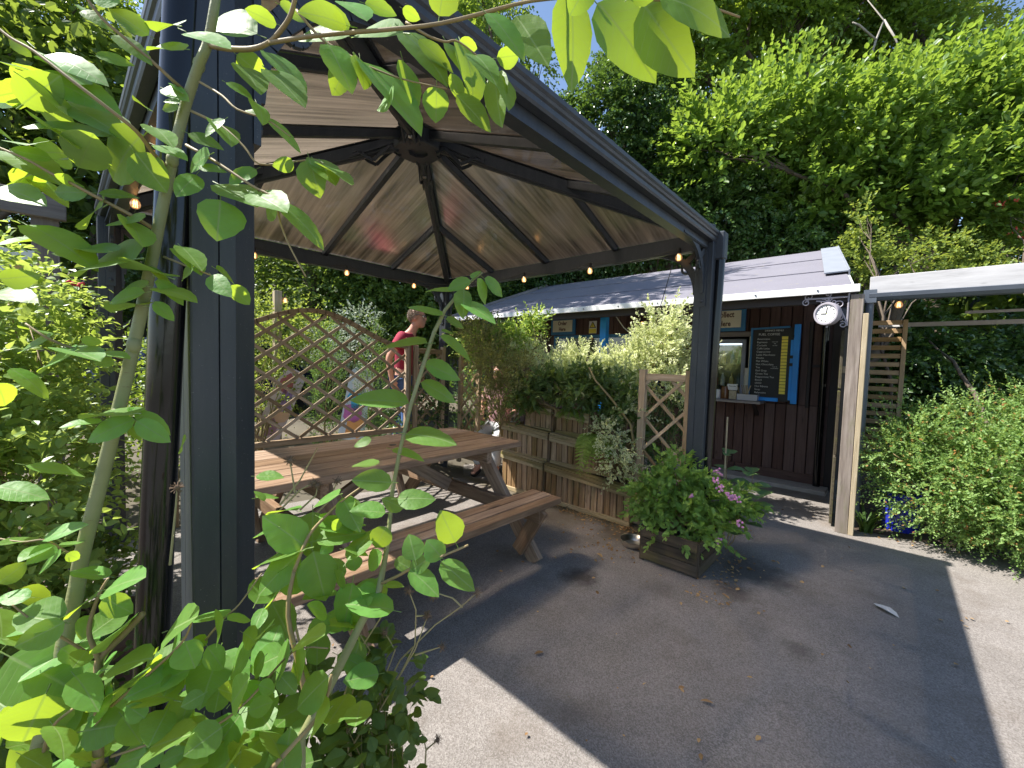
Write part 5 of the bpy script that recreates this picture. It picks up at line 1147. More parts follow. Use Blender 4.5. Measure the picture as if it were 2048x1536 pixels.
tw(wil, (0, 0), S1, [(1580, 250, .57), (1800, 215, .55), (2048, 190, .53), (2250, 175, .52), (2586, 136, .51), (3000, 30, .50), (3155, 0, .49), (3380, -15, .48), (3780, -5, .47), (4100, 30, .46), (4330, 100, .46)], .0048, .0016)
tw(wil, (600, 0), S1, [(-20, 60, .56), (130, 230, .56), (300, 330, .555), (370, 375, .55), (590, 460, .545), (860, 520, .54)], .003, .0012)
tw(wil, (600, 0), S1, [(620, 130, .53), (750, 210, .53), (850, 245, .53), (930, 245, .53), (1100, 380, .53), (1160, 425, .53)], .0026, .0012)
tw(wil, (0, 500), S1, [(740, 640, .62), (600, 600, .6), (480, 590, .585), (330, 540, .57), (250, 500, .56), (150, 430, .56)], .0038, .0018)
tw(wil, (0, 500), S1, [(960, 40, .61), (1060, 80, .59), (1130, 110, .58), (1240, 150, .57), (1350, 210, .57)], .0028, .0012)
tw(wil, (0, 500), S1, [(790, 950, .60), (720, 980, .59), (800, 1030, .58), (860, 1010, .58)], .0034, .002)

leaves_px(wil, (0, 0), S1, .59, [
 (1510, 205, 1185, 50, 165), (870, 205, 635, 45, 110), (700, 10, 520, -40, 90), (1040, 155, 885, 110, 62), (1075, 290, 845, 240, 62), (1085, 185, 1345, 262, 58), (1620, 140, 1435, 50, 85), (1385, 320, 1570, 470, 150), (1555, 310, 1805, 470, 55), (1570, 415, 1785, 565, 95), (1640, 30, 1800, 110, 70), (1420, 395, 1530, 495, 85),
 (2048, 150, 1770, 35, 110), (2048, 215, 1715, 175, 90), (1925, 280, 2050, 440, 130), (175, 430, 660, 560, 115), (370, 590, 785, 775, 120), (650, 795, 105, 685, 62), (845, 790, 540, 1045, 235), (790, 890, 970, 1120, 190), (20, 880, 335, 990, 95), (520, 1130, 285, 1110, 110), (605, 1215, 405, 1275, 100), (575, 1130, 815, 1140, 48), (810, 1290, 665, 1275, 95), (755, 1290, 865, 1400, 75), (1150, 1020, 1030, 1140, 115), (1230, 905, 1065, 960, 100),
 (905, 850, 1090, 905, 40), (1500, 990, 1335, 1060, 75), (1160, 970, 1330, 1005, 45), (1280, 1080, 1490, 1150, 95), (1475, 1130, 1655, 1185, 110), (1290, 1165, 1270, 1400, 235), (1720, 950, 1595, 970, 85), (1810, 930, 1870, 1145, 160), (1890, 955, 2060, 1070, 42), (1635, 1185, 1920, 1420, 95), (1560, 685, 1770, 890, 55), (1325, 485, 1480, 560, 40), (1315, 700, 1185, 778, 42), (1290, 725, 1370, 805, 72), (1100, 780, 1310, 860, 62), (1060, 1445, 1190, 1545, 80), (0, 1100, 215, 1130, 90), (170, 1325, 570, 1500, 130), (300, 930, 60, 860, 70), (200, 1030, 0, 1060, 80),
 (1560, 690, 1430, 620, 45), (1500, 600, 1560, 700, 60), (1620, 1170, 1550, 1280, 80), (440, 1080, 320, 1020, 60), (960, 520, 1085, 560, 70), (1060, 540, 1000, 480, 45), (680, 210, 880, 330, 70), (560, 120, 460, 20, 60), (480, 60, 650, 150, 60), (560, 330, 780, 350, 60), (250, 320, 600, 420, 80), (200, 280, 470, 460, 60), (60, 230, 180, 330, 80), (0, 780, 130, 830, 50), (1840, 935, 1960, 1010, 80), (1060, 600, 950, 580, 30), (1045, 620, 945, 640, 50), (860, 640, 810, 560, 40), (900, 750, 1010, 800, 40)], .55)
leaves_px(wil, (600, 0), S1, .545, [
 (590, 195, 270, 110, 125), (275, 150, 0, 40, 115), (600, 185, 880, 430, 110), (690, 230, 910, 405, 80), (815, 95, 850, -140, 270, -.02), (930, 240, 1048, 290, 78), (1150, 340, 1300, 320, 110), (855, 245, 995, 430, 62), (945, 265, 1075, 550, 95), (1015, 315, 1160, 430, 75), (1150, 430, 1130, 695, 125), (1165, 425, 1245, 610, 80), (165, 265, 310, 495, 150), (300, 345, 180, 560, 140), (365, 370, 745, 705, 100), (600, 350, 700, 640, 95), (800, 505, 795, 715, 155), (870, 490, 1040, 605, 62), (915, 555, 1130, 750, 115), (880, 430, 960, 605, 80), (380, 20, 565, 70, 80), (250, 0, 390, 95, 75), (600, 50, 705, 115, 70), (350, 340, 390, 500, 100), (520, 520, 500, 640, 70)], .55)
leaves_px(wil, (600, 0), S1, .49, [(1265, 85, 1455, 375, 205, -.02), (1095, 85, 1335, 280, 85), (1580, -30, 1645, 475, 215, .0), (1740, 25, 2110, 420, 260, .0)], .55)
leaves_px(wil, (0, 0), 1, .465, [(1285, 5, 1385, 148, 96, .0), (1318, -12, 1480, 42, 58, .0), (1180, -40, 1140, 30, 60, 0), (1260, -5, 1330, -60, 60), (1395, 10, 1330, -50, 60)], .55)
leaves_px(wil, (0, 500), S1, .58, [
 (780, 60, 360, 60, 190, .05), (640, 10, 470, -30, 90), (1060, 0, 1190, 100, 80), (1130, 110, 1040, 160, 60), (1240, 150, 1335, 245, 110), (1350, 205, 1470, 330, 95), (1260, 110, 1400, 190, 45), (920, 170, 1085, 300, 75), (900, 220, 1145, 250, 40), (905, 300, 1020, 415, 75), (860, 110, 1050, 210, 60), (850, 250, 610, 290, 75), (850, 210, 690, 240, 60), (840, 330, 640, 290, 50), (980, 160, 740, 40, 45),
 (0, 170, 210, 150, 120), (-20, 240, 190, 260, 80), (250, 500, 130, 420, 55), (290, 520, 80, 560, 75), (430, 600, 200, 680, 75), (470, 520, 610, 545, 60), (360, 580, 580, 590, 28), (590, 595, 760, 615, 32), (670, 650, 550, 665, 60), (60, 690, 310, 850, 85), (-20, 780, 60, 940, 130), (150, 1260, 510, 1300, 60), (-20, 1390, 275, 1420, 110), (780, 960, 490, 930, 90), (790, 990, 475, 1110, 120), (790, 950, 1015, 1060, 90), (800, 1000, 990, 1120, 115), (760, 950, 860, 930, 50), (740, 1030, 840, 1110, 50), (1085, 1110, 1020, 1170, 50), (20, 740, 250, 740, 40), (600, 1000, 340, 1020, 40)], .55)

w2 = thing('willow_shoot', (.16, .45, 0), 'slender willow shoot with spaced large leaves rising in front of the picnic table', 'sapling')
b = MB(); base2 = Vector((.17, .46, 0))
p_ = [at(x, y, d) for x, y, d in ((600, 1480, .66), (660, 1370, .68), (720, 1250, .70), (758, 1180, .72), (775, 1090, .74), (785, 980, .75), (800, 900, .755), (822, 808, .76), (850, 720, .765), (868, 665, .77), (890, 620, .77), (915, 590, .77), (945, 560, .775), (965, 545, .775))]
b.tube([base2, base2.lerp(p_[0], .5)]+p_, [.0095, .009, .0085, .0075, .0068, .006, .0042, .0038, .0036, .0036, .004, .004, .0034, .003, .0024, .0014], 9)
b.build('stem', M['sapbark'], w2, smooth=True)
tw(w2, (500, 850), 3.414, [(900, 1080, .72), (1010, 1030, .71), (1110, 975, .70), (1300, 900, .69), (1490, 820, .69)], .0042, .0028)
tw(w2, (500, 850), 3.414, [(300, 1000, .68), (400, 760, .70), (520, 620, .71), (640, 510, .72), (750, 430, .73)], .0045, .0022)
tw(w2, (500, 850), 3.414, [(300, 1000, .68), (260, 1300, .67), (350, 1700, .66), (400, 1950, .66)], .0045, .007)

leaves_px(w2, (500, 550), S1, .76, [(1040, 402, 750, 392, 58), (930, 752, 585, 690, 115), (1020, 515, 1245, 600, 105), (1000, 630, 1220, 720, 95), (910, 930, 1205, 950, 105), (830, 1020, 1028, 1055, 46), (1130, 235, 930, 158, 46), (1145, 258, 1263, 300, 48), (1110, 360, 1315, 482, 60), (1252, 85, 1252, 235, 105), (1240, 165, 1445, 240, 62), (1290, 30, 1155, 85, 75), (1330, 20, 1400, 175, 62), (1370, 20, 1500, 115, 72), (1215, 92, 1025, 62, 42), (1300, 20, 1340, -40, 40), (1120, 330, 1200, 330, 28)], .55)
leaves_px(w2, (500, 850), 3.414, .70, [
 (385, 830, 90, 625, 235), (450, 792, 795, 700, 135), (375, 850, 5, 890, 120), (355, 870, 0, 1155, 200), (430, 860, 525, 1235, 255), (335, 960, 220, 1215, 225), (930, 695, 845, 865, 155), (1130, 925, 1085, 745, 155), (1405, 805, 1300, 588, 195), (1315, 910, 1205, 785, 155), (1090, 990, 1295, 1145, 145), (1305, 928, 1540, 1130, 155), (1100, 1000, 1230, 900, 110), (905, 868, 775, 995, 115), (970, 392, 700, 370, 152), (1005, 505, 1262, 488, 138), (925, 602, 685, 560, 115), (860, 270, 700, 265, 62), (830, 98, 702, 135, 62), (720, 535, 605, 625, 100), (605, 478, 420, 512, 95), (40, 350, 230, 340, 66), (40, 500, 205, 460, 55), (320, 590, 120, 560, 60), (180, 700, 25, 710, 110), (660, 690, 800, 650, 50), (1050, 570, 900, 500, 100), (640, 850, 820, 860, 50), (700, 890, 720, 1015, 110), (700, 1080, 625, 1430, 210), (750, 1110, 890, 1120, 70), (920, 1095, 1050, 1085, 45), (740, 1370, 700, 1545, 115), (520, 1305, 390, 1490, 140), (700, 1300, 640, 1400, 80), (530, 1290, 400, 1220, 90), (480, 640, 540, 580, 40), (100, 520, 40, 440, 40), (990, 920, 1110, 990, 100), (560, 660, 640, 700, 80), (560, 800, 480, 880, 80), (840, 1180, 760, 1240, 50), (200, 1150, 60, 1230, 90), (90, 1250, 20, 1400, 90), (640, 1000, 560, 1120, 120)], .6)

w3 = thing('willow_coppice', (.02, .52, 0), 'low bushy willow regrowth with rounded leaves filling the bottom left corner', 'sapling')
b = MB(); bs3 = Vector((.0, .55, 0)); S3 = 2.866
def br3(pts, r0, r1): 
    tw(w3, (0, 1000), S3, pts, r0, r1)
br3([(560, 1536, .60), (570, 1200, .6), (565, 1000, .6), (580, 900, .6), (700, 780, .6), (820, 650, .6)], .010, .006)
br3([(575, 930, .6), (540, 850, .59), (510, 740, .585), (560, 560, .58), (620, 450, .58)], .006, .0024)
br3([(640, 1180, .6), (850, 1000, .58), (1040, 820, .57), (1100, 700, .57)], .0035, .0016)
br3([(1000, 1380, .6), (1240, 1290, .6), (1430, 1140, .61), (1680, 870, .62), (1880, 850, .62)], .0035, .0016)
br3([(640, 1470, .6), (850, 1400, .59), (1000, 1330, .58)], .003, .0016)
br3([(510, 880, .6), (360, 790, .58), (200, 700, .57), (70, 600, .56)], .0032, .0016)
br3([(460, 330, .6), (370, 290, .59), (260, 230, .58), (120, 240, .57), (-60, 210, .57)], .0028, .0014)
br3([(1100, 900, .6), (1280, 680, .61), (1370, 600, .62), (1500, 420, .63)], .0026, .0014)
br3([(1560, 1536, .6), (1700, 1380, .61), (1850, 1200, .62), (1900, 1000, .63)], .006, .003)
br3([(240, 1500, .58), (300, 1300, .57), (480, 1150, .57), (560, 1050, .58)], .004, .002)
for e in ((.0, .55, 0),):
    b.tube([bs3, at(195, 1536, .6)], [.012, .010], 8); b.tube([bs3+Vector((.1, -.05, 0)), at(545, 1536, .6)], [.008, .006], 7)
b.build('stem', M['twig'], w3, smooth=True)
leaves_px(w3, (0, 1000), S3, .58, [
 (60, 900, 420, 1085, 330, .0), (265, 1105, 90, 1475, 330, .0), (480, 1325, 700, 1285, 205), (1000, 1150, 750, 1075, 175), (960, 1200, 860, 1395, 175), (860, 1412, 1105, 1325, 135), (1275, 1300, 1055, 1465, 175), (1230, 1220, 1260, 1080, 150), (1150, 1320, 1020, 1240, 120), (1170, 1110, 1030, 1190, 95), (1320, 1170, 1420, 1020, 120), (1420, 1210, 1580, 1150, 110), (1060, 810, 1120, 970, 200), (1040, 800, 915, 910, 120), (960, 750, 1120, 660, 140), (1285, 672, 1080, 640, 98), (1290, 680, 1180, 820, 135), (1300, 690, 1455, 655, 65), (1440, 860, 1305, 1010, 130), (1520, 895, 1420, 1000, 100), (1660, 880, 1530, 1045, 130), (1760, 870, 1660, 1040, 110), (1390, 760, 1500, 820, 115), (355, 700, 45, 640, 195), (370, 700, 70, 850, 150), (620, 440, 405, 400, 80), (600, 515, 820, 430, 105), (560, 555, 345, 625, 85), (590, 560, 765, 650, 130), (530, 660, 430, 820, 90), (255, 220, 475, 115, 55), (235, 225, -20, 235, 32), (280, 255, 110, 320, 50), (320, 265, 170, 350, 90), (360, 270, 490, 205, 52), (350, 310, 195, 395, 70), (380, 310, 465, 340, 62), (-10, 480, 155, 355, 110), (175, 560, -20, 540, 90), (620, 970, 860, 890, 115), (800, 1010, 570, 1110, 85), (1095, 965, 700, 1115, 140), (700, 1240, 820, 1400, 130), (430, 1010, 575, 1180, 150), (640, 1140, 485, 1260, 140), (1190, 840, 1285, 970, 110), (920, 1510, 1065, 1430, 90), (660, 1540, 805, 1440, 120), (940, 1440, 800, 1540, 140), (1010, 1540, 1175, 1480, 90), (1365, 1460, 1215, 1560, 130), (1880, 1010, 1685, 1205, 170), (1890, 1200, 1740, 1330, 130), (715, 718, 570, 802, 52), (-20, 620, 60, 740, 90), (300, 1290, 420, 1420, 90), (-20, 1240, 60, 1420, 110), (120, 1460, 300, 1540, 110), (520, 1500, 380, 1400, 100), (1120, 850, 1180, 760, 80), (1000, 1000, 950, 1100, 90), (1390, 1150, 1300, 1060, 80), (1600, 1000, 1700, 1110, 100), (1480, 1060, 1590, 1090, 80), (830, 1250, 730, 1180, 100), (500, 860, 420, 960, 110), (350, 850, 470, 930, 90), (1560, 720, 1460, 760, 60), (1700, 820, 1850, 760, 90)], .64)

def fill(plant, n, poly, d0, d1, L0, L1, seed):
    rr = np.random.default_rng(seed); k = 0
    xs_, ys_ = [p[0] for p in poly], [p[1] for p in poly]
    while k < n:
        x, y = rr.uniform(min(xs_), max(xs_)), rr.uniform(min(ys_), max(ys_)); ins = False
        for i in range(len(poly)):
            (xa, ya), (xb, yb) = poly[i], poly[i-1]
            if (ya > y) != (yb > y) and x < (xb-xa)*(y-ya)/(yb-ya)+xa: ins = not ins
        if not ins: continue
        k += 1; d = rr.uniform(d0, d1); p = at(x, y, d); L = rr.uniform(L0, L1)
        a = Vector(rr.normal(size=3)); a.z *= .6; a = a.normalized(); n_ = (CAM-p).normalized()*rr.uniform(.3, 1)+Vector((0, 0, .7))+Vector(rr.normal(0, .3, 3))
        leaf_at(p-a*L*.5, p+a*L*.5, rr.uniform(.6, .78), n_, plant)
fill(w3, 58, [(0, 1190), (150, 1190), (300, 1300), (480, 1330), (620, 1400), (640, 1536), (0, 1536)], .60, .78, .055, .09, 5)
fill(w2, 34, [(510, 1080), (700, 1000), (760, 1200), (700, 1536), (520, 1536)], .68, .82, .055, .085, 6)
fill(wil, 16, [(0, 150), (90, 120), (220, 300), (160, 480), (0, 480)], .56, .66, .06, .09, 8)

# --- dry avens stalks with burr heads, ground herbs, litter
av = thing('avens_stalks', (.55, .75, 0), 'thin dry branching stalks with round burr seed heads in front of the picnic table', 'weed')
b = MB(); heads = []
def stalk(pts, d0, d1, head=True):
    P = [at(x, y, d0+(d1-d0)*i/(len(pts)-1)) for i, (x, y) in enumerate(pts)]; b.tube(P, [.0022*(1-.5*i/(len(P)-1)) for i in range(len(P))], 5)
    if head: heads.append((P[-1], .0085))
stalk([(700, 1500), (760, 1400), (800, 1320), (870, 1250), (920, 1215), (955, 1185)], .9, .9); stalk([(925, 1215), (905, 1196), (880, 1188), (866, 1193)], .9, .9)
stalk([(760, 1420), (800, 1350), (830, 1290), (832, 1220), (818, 1182)], .88, .88); stalk([(800, 1350), (830, 1300), (855, 1232)], .88, .88); stalk([(832, 1232), (856, 1231)], .88, .88)
stalk([(830, 1310), (884, 1293)], .88, .88); stalk([(650, 1500), (720, 1300), (765, 1230), (760, 1200)], .85, .85); stalk([(540, 1040), (600, 980), (628, 965)], .85, .85); stalk([(600, 1020), (632, 990), (635, 972)], .85, .85); stalk([(620, 1040), (660, 1000), (674, 962)], .85, .85); stalk([(560, 1010), (600, 960), (635, 895)], .85, .85, False); stalk([(590, 985), (580, 922)], .85, .85); stalk([(850, 1536), (852, 1500), (846, 1470), (828, 1455)], .95, .95); stalk([(852, 1500), (875, 1480)], .95, .95)
stalk([(340, 1130), (352, 1010), (354, 975)], .75, .75); stalk([(700, 1536), (690, 1420), (740, 1300), (700, 1240)], .86, .86); stalk([(640, 1536), (760, 1380), (790, 1300), (770, 1265)], .86, .86)
avg = at(760, 1560, .9); avg.z = 0
b.tube([avg, at(700, 1500, .9)], .0025, 5); b.tube([avg, at(850, 1536, .95)], .0025, 5); b.tube([avg, at(540, 1040, .85)], .0025, 5)
b.build('stalk', M['drystem'], av)
for p, r in heads:
    h = MB(); h.ball(p, r*.6, 6)
    for q in range(28): d = Vector(rdir(1)[0]); h.beam(p+d*r*.5, p+d*r*1.35, r*.10, r*.10, d.orthogonal())
    h.build('burr_head', M['burr'], av)
avb = at(790, 1500, .88); avb.z = 0
avc = lambda x, y, d, r, rz=1: (tuple(at(x, y, d)), (r, r, r*rz))
bush('avens_foliage', 'clump of lobed ground herb leaves between the willow and the sunlit tarmac', avb, [avc(770, 1340, .88, .05, 1.4), avc(745, 1440, .88, .06, 1.2), avc(720, 1520, .88, .07), avc(800, 1390, .9, .03), avc(700, 1600, .9, .10), avc(620, 1560, .85, .10), avc(600, 1440, .8, .08)],
     M['L_herb'], 150, .07, 6, .045, cat='weed', tmpl=(T10, F10, E10), stems=20, up=.2, droop=.7, stem_r=.002, width=1.3)
bush('bed_weeds', 'tangle of small weeds and herbs in shade at the lower left of the bed', (-.1, .75, 0), [((-.15, .8, .15), (.2, .2, .15)), ((.1, .8, .12), (.2, .15, .12)), ((.0, 1.0, .35), (.12, .12, .2)), ((.22, .62, .2), (.15, .15, .2)), ((-.25, 1.1, .3), (.2, .2, .25))], M['L_herb'], 260, .12, 7, .045, cat='weed', tmpl=(T10, F10, E10), stems=20, up=.4, stem_r=.003)
n = 900
px_ = np.concatenate([RG.normal(3.14, .05, 260), RG.uniform(2.5, 3.35, 130), RG.uniform(.6, 4.2, 130), RG.normal(3.0, .25, 230), RG.uniform(4.5, 5.6, 150)])
py_ = np.concatenate([RG.uniform(1.35, 2.6, 260), RG.normal(.72, .09, 130), RG.uniform(-1, 2.2, 130), RG.normal(1.5, .2, 230), RG.normal(-.05, .28, 150)])
P = np.stack([px_, py_, np.full(n, .012)], 1); A = rdir(n)*np.array([1, 1, .2]); N = np.array([0, 0, 1.])+.35*RG.normal(size=(n, 3)); leaf_mesh('leaf_litter', P, A, N, RG.uniform(.010, .032, n), M['litter'], None, 1.0, kind='stuff')
fl_ = [((2.55, 1.42), .065, 1.2, 'orange brown curled dead leaf on the tarmac beyond the bench leg'), ((3.19, .0), .13, -2.1, 'pale elongated shape painted in for a spot of sun on the shaded tarmac to the right'), ((2.35, .80), .04, .4, 'small brown dead leaf on the tarmac left of the crate corner'), ((1.75, .45), .05, 2.0, 'small tan dead leaf in the middle of the shaded tarmac'), ((2.62, .62), .05, .9, 'yellowish dead leaf on the tarmac just in front of the crate'), ((1.5, 1.12), .045, 2.6, 'brown dead leaf near the tip of the sunlit tarmac')]
sunspotm = leafmat('sun_spot_pale', (.5, .48, .44), (.6, .58, .54), (.4, .38, .3), .1, .7)  # pale leaf shape painted in for a spot of sunlight on the tarmac
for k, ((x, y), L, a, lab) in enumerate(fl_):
    o = leaf_mesh('leaf_or_sun_spot', np.array([[x, y, .012]]), np.array([[math.cos(a), math.sin(a), .02]]), np.array([[.1, .05, 1.]]), [L], sunspotm if k == 1 else M['litter'], None, .75, (T10, F10, E10), origin=(x, y, .012)); tag(o, lab, 'dead leaf', 'fallen leaves on the tarmac')

# ------------------------------------------------------------------ people
def skin(name, verts, edges, rad, m, parent, sub=2, origin=None, extra=None, vox=.011):
    me = bpy.data.meshes.new(name); me.from_pydata([tuple(v) for v in verts], edges, []); o = bpy.data.objects.new(name, me); COL.objects.link(o)
    mo = o.modifiers.new('s', 'SKIN'); mo.use_smooth_shade = True; sm = o.modifiers.new('u', 'SUBSURF'); sm.levels = sub; sm.render_levels = sub
    for i, r in enumerate(rad):
        d = me.skin_vertices[0].data[i]; d.radius = (r, r) if not isinstance(r, tuple) else r; d.use_root = (i == 0)
    dg = bpy.context.evaluated_depsgraph_get(); m2 = bpy.data.meshes.new_from_object(o.evaluated_get(dg)); bpy.data.objects.remove(o)
    if extra is not None:
        bm = bmesh.new(); bm.from_mesh(m2); tmp = bpy.data.meshes.new('t'); tmp.from_pydata([tuple(v) for v in extra.v], [], extra.f); bm.from_mesh(tmp); bm.to_mesh(m2); bm.free()
        o = bpy.data.objects.new(name, m2); COL.objects.link(o); mo = o.modifiers.new('r', 'REMESH'); mo.mode = 'VOXEL'; mo.voxel_size = vox; sm = o.modifiers.new('s', 'SMOOTH'); sm.iterations = 2; sm.factor = .5
        dg = bpy.context.evaluated_depsgraph_get(); m2 = bpy.data.meshes.new_from_object(o.evaluated_get(dg)); bpy.data.objects.remove(o)
    m2.name = name; m2.materials.clear(); m2.materials.append(m); m2.polygons.foreach_set('use_smooth', [True]*len(m2.polygons))
    o0 = W[parent].translation if parent else Vector((0, 0, 0)); m2.transform(Matrix.Translation(-o0))
    return link(bpy.data.objects.new(name, m2), parent, Matrix.Translation(o0))
SKIN = pbr('skin', (.52, .27, .19), .5, var=.08, bump=.05); 
def person(base, f, label, J, shirt, trousers, hair, hairc, sleeve=.55, glasses=False):
    f = Vector((f[0], f[1], 0)).normalized(); r = Vector((f.y, -f.x, 0)); base = Vector(base)
    t = thing('person', base, label, 'person')
    g = lambda p: base + f*p[0] + r*p[1] + Vector((0, 0, p[2]))
    V, E, Rd, ix = [], [], [], {}
    def v(k, p, rd, par=None):
        ix[k] = len(V); V.append(g(p)); Rd.append(rd)
        if par: E.append((ix[par], ix[k]))
    v('pelvis', J['pelvis'], (.135, .115)); v('waist', J['waist'], (.13, .105), 'pelvis'); v('chest', J['chest'], (.145, .115), 'waist'); v('neck0', J['neck0'], .065, 'chest'); v('neck1', J['neck1'], .055, 'neck0')
    H = Vector(J['head']); hp = lambda a, b_, c: (H.x+a, H.y+b_, H.z+c)
    v('base', hp(-.01, 0, -.02), .05, 'neck1')
    for s, S_ in ((1, 'R'), (-1, 'L')):
        sh_, el, wr, ha = (J[k+S_] for k in ('sh', 'el', 'wr', 'ha'))
        v('sh'+S_, sh_, .062, 'chest'); v('el'+S_, el, .043, 'sh'+S_); v('wr'+S_, wr, .029, 'el'+S_); v('palm'+S_, tuple(Vector(wr).lerp(Vector(ha), .55)), (.018, .040), 'wr'+S_)
        hv, wv = Vector(ha), Vector(wr); d = (hv-wv).normalized(); sp_ = Vector((1, 0, 0)); sp_ = (sp_-d*sp_.dot(d)).normalized()
        for q, (o_, ln) in enumerate(((-.030, .058), (-.010, .072), (.010, .078), (.030, .070))):
            k0 = wv.lerp(hv, .9)+sp_*o_; v('f%d%s' % (q, S_), tuple(k0), .0095, 'palm'+S_); v('g%d%s' % (q, S_), tuple(k0+d*ln*.55+Vector((.008, -s*.012, 0))), .0085, 'f%d%s' % (q, S_)); v('h%d%s' % (q, S_), tuple(k0+d*ln+Vector((.014, -s*.034, 0))), .0075, 'g%d%s' % (q, S_))
        th = wv.lerp(hv, .35)+sp_*.034; v('t0'+S_, tuple(th), .012, 'palm'+S_); v('t1'+S_, tuple(th+sp_*.022+d*.035), .010, 't0'+S_)
        v('hip'+S_, J['hip'+S_], .09, 'pelvis'); v('kn'+S_, J['kn'+S_], .06, 'hip'+S_); v('an'+S_, J['an'+S_], .04, 'kn'+S_); v('to'+S_, J['to'+S_], (.035, .028), 'an'+S_)
    hb = Matrix((f, r, Vector((0, 0, 1)))).transposed().to_4x4(); hc = g(J['head']); ex = MB()
    def ell(c, q, tilt=0):
        e_ = MB(); e_.ball((0, 0, 0), 1, 10); Mx = Matrix.Translation(hc) @ hb @ Matrix.Translation(Vector(c)) @ Matrix.Rotation(tilt, 4, 'Y') @ Matrix.Diagonal((*q, 1)); ex.add([Mx @ v_ for v_ in e_.v], e_.f)
    ell((-.012, 0, .035), (.098, .076, .092)); ell((.022, 0, -.03), (.070, .062, .085)); ell((.050, 0, -.085), (.036, .036, .030)); ell((.062, 0, .045), (.028, .055, .022)); ell((.092, 0, -.012), (.024, .015, .020)); ell((.086, 0, .015), (.018, .012, .030)); ell((.078, 0, -.055), (.020, .026, .014))
    for s in (-1, 1): ell((-.012, s*.078, -.002), (.020, .010, .034), .2); ell((.05, s*.042, -.02), (.030, .024, .030))
    body = skin('body', V, E, Rd, SKIN, t, extra=ex)
    def piece(nm, keys, ed, rads, m):
        skin(nm, [g(J[k] if isinstance(k, str) else k) for k in keys], ed, rads, m, t)
    le = lambda a, b_, q: tuple(Vector(J[a]).lerp(Vector(J[b_]), q))
    low = tuple(Vector(J['pelvis'])+Vector((-.005, 0, -.03)))
    piece('shirt', [low, 'waist', 'chest', tuple(Vector(J['neck0'])+Vector((0, 0, -.03))), 'shR', le('shR', 'elR', sleeve), 'shL', le('shL', 'elL', sleeve)], [(0, 1), (1, 2), (2, 3), (2, 4), (4, 5), (2, 6), (6, 7)], [(.16, .13), (.155, .128), (.165, .135), .080, .080, .064, .080, .064], shirt)
    piece('trousers', ['pelvis', 'hipR', 'knR', le('knR', 'anR', .95), 'hipL', 'knL', le('knL', 'anL', .95)], [(0, 1), (1, 2), (2, 3), (0, 4), (4, 5), (5, 6)], [(.145, .125), .105, .078, .062, .105, .078, .062], trousers)
    for S_ in 'RL': skin('shoe', [g(J['an'+S_]), g(tuple(Vector(J['an'+S_])+Vector((.0, 0, -.045)))), g(J['to'+S_])], [(0, 1), (1, 2)], [.045, .05, (.045, .038)], M['ink'], t)
    for s in (-1, 1):
        b = MB(); b.ball(hc+f*.074+r*s*.032+Vector((0, 0, .022)), .012, 6); b.build('eye', M['white'], t, smooth=True)
        b = MB(); b.ball(hc+f*.082+r*s*.033+Vector((0, 0, .022)), .006, 6); b.build('pupil', M['ink'], t)
    b = MB(); b.beam(hc+f*.096+r*.022-Vector((0, 0, .052)), hc+f*.096-r*.022-Vector((0, 0, .052)), .006, .007); b.build('mouth', pbr('lips', (.40, .14, .12), .5), t)
    # hair: tufts over crown and back
    n_ = 1500; d = rdir(n_*3); cov = hair; d = d[(d[:, 2] > -.25+cov*d[:, 0]) & ~((d[:, 0] > .45) & (d[:, 2] < .75))][:n_]
    R3 = np.array([list(f), list(r), [0, 0, 1]])
    P = np.array(hc)+np.array([0, 0, .035])+ (d*np.array([.099, .077, .094])-np.array([.012, 0, 0])) @ R3
    A = (d*.6+np.array([-.5, 0, -.5])+.4*RG.normal(size=d.shape)) @ R3; leaf_mesh('hair', P, A, d @ R3, .022, hairc, t, .5)
    if glasses:
        b = MB()
        for s in (-1, 1):
            b.tube([hc+f*.088+r*s*.055+Vector((0, 0, .030)), hc+f*.03+r*s*.088+Vector((0, 0, .036)), hc-f*.02+r*s*.09+Vector((0, 0, .030))], .0035, 6)
            c_ = hc+f*.094+r*s*.03+Vector((0, 0, .024)); b.tube([c_+r*.025*math.cos(q*.524)+Vector((0, 0, .018*math.sin(q*.524))) for q in range(13)], .0022, 5)
        b.build('glasses', M['ink'], t)
    return t
mp = at(812, 700, 5.0); mf = (_R.x, _R.y)
J = dict(pelvis=(-.02, 0, .93), waist=(-.01, 0, 1.08), chest=(.0, 0, 1.29), neck0=(.055, 0, 1.455), neck1=(.095, 0, 1.52), head=(.135, 0, 1.635),
         shR=(.0, .185, 1.40), elR=(-.14, .24, 1.15), wrR=(-.10, .23, .90), haR=(-.07, .22, .81), shL=(.02, -.185, 1.40), elL=(.0, -.25, 1.14), wrL=(.14, -.22, .93), haL=(.18, -.21, .85),
         hipR=(-.02, .095, .86), knR=(.06, .10, .48), anR=(.0, .10, .085), toR=(.17, .11, .04), hipL=(-.02, -.095, .86), knL=(-.02, -.10, .48), anL=(-.16, -.10, .10), toL=(.0, -.11, .04))
person((mp.x, mp.y, .22), mf, 'man in dark red t-shirt and glasses walking behind the trellis', J, pbr('red_cotton', (.30, .018, .05), .85, var=.15), pbr('denim', (.06, .12, .30), .85), .9, leafmat('grey_brown_hair', (.20, .15, .11), (.42, .36, .30), (.3, .25, .2), .2), .62, True)
sp_ = at(1000, 780, 5.3)
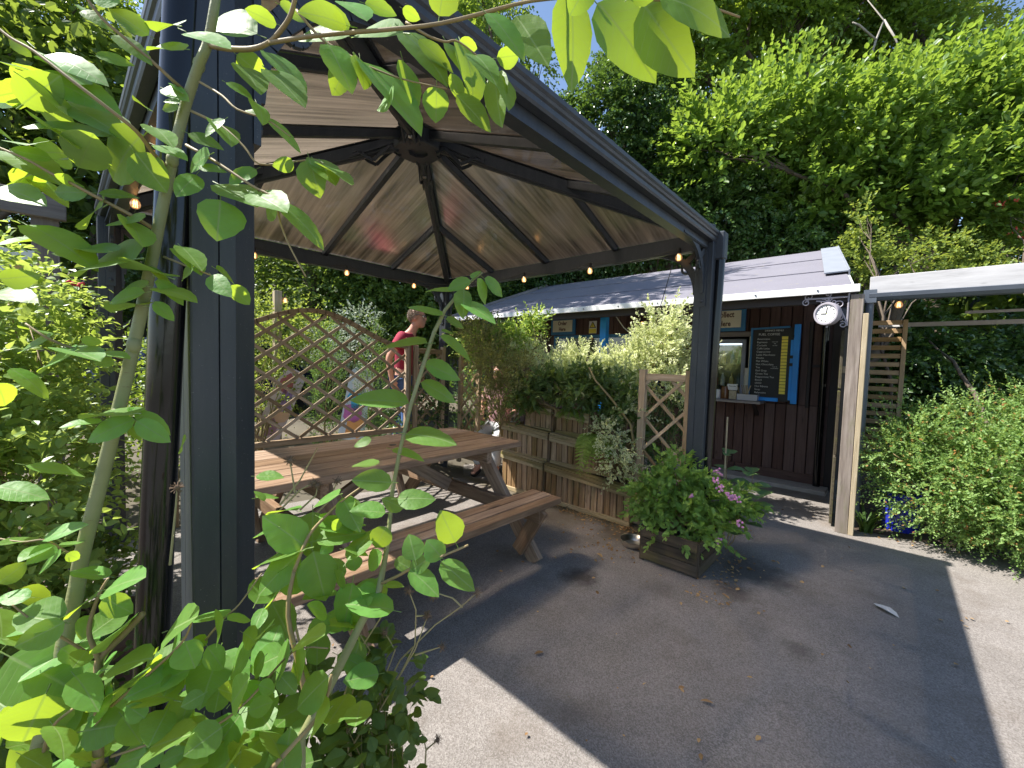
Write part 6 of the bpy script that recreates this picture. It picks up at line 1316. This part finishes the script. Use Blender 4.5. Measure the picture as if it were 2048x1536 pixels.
J2 = dict(pelvis=(-.02, 0, .50), waist=(-.03, 0, .66), chest=(-.02, 0, .88), neck0=(.0, 0, 1.05), neck1=(.02, 0, 1.11), head=(.05, 0, 1.21),
          shR=(-.02, .17, 1.0), elR=(.02, .23, .76), wrR=(.22, .16, .66), haR=(.30, .12, .65), shL=(-.02, -.17, 1.0), elL=(.02, -.23, .76), wrL=(.22, -.16, .66), haL=(.30, -.12, .65),
          hipR=(.02, .10, .49), knR=(.44, .12, .50), anR=(.42, .12, .09), toR=(.58, .13, .04), hipL=(.02, -.10, .49), knL=(.44, -.12, .50), anL=(.44, -.12, .09), toL=(.60, -.13, .04))
person((sp_.x, sp_.y, gz(sp_.x, sp_.y)), (-.9, -.45), 'person in pale pink top seated behind the planter shrubs, mostly hidden', J2, pbr('pink_cotton', (.62, .36, .36), .85), pbr('pale_trousers', (.55, .56, .58), .85), .8, leafmat('auburn_hair', (.16, .07, .03), (.3, .14, .06), (.3, .2, .1), .2), .7)
ch = thing('garden_chair', (sp_.x, sp_.y, gz(sp_.x, sp_.y)), 'plain wooden garden chair behind the planters under the seated person', 'chair')
gzc = gz(sp_.x, sp_.y); ff = Vector((-.9, -.45, 0)).normalized(); fr_ = Vector((ff.y, -ff.x, 0)); cb_ = Vector((sp_.x, sp_.y, gzc))
for q in range(4): plank('seat_slat', cb_+ff*(-.15+q*.11)-fr_*.24+Vector((0, 0, .385)), cb_+ff*(-.15+q*.11)+fr_*.24+Vector((0, 0, .385)), .1, .022, M['grey_timber'], ch)
for a_, s_ in ((-.17, 1), (-.17, -1), (.2, 1), (.2, -1)): plank('leg', cb_+ff*a_+fr_*s_*.2, cb_+ff*a_+fr_*s_*.2+Vector((0, 0, .88 if a_ < 0 else .37)), .04, .04, M['grey_timber'], ch, (ff.x, ff.y, 0))
for q in range(3): plank('back_slat', cb_-ff*.19-fr_*.24+Vector((0, 0, .55+q*.13)), cb_-ff*.19+fr_*.24+Vector((0, 0, .55+q*.13)), .08, .02, M['grey_timber'], ch, (ff.x, ff.y, 0))
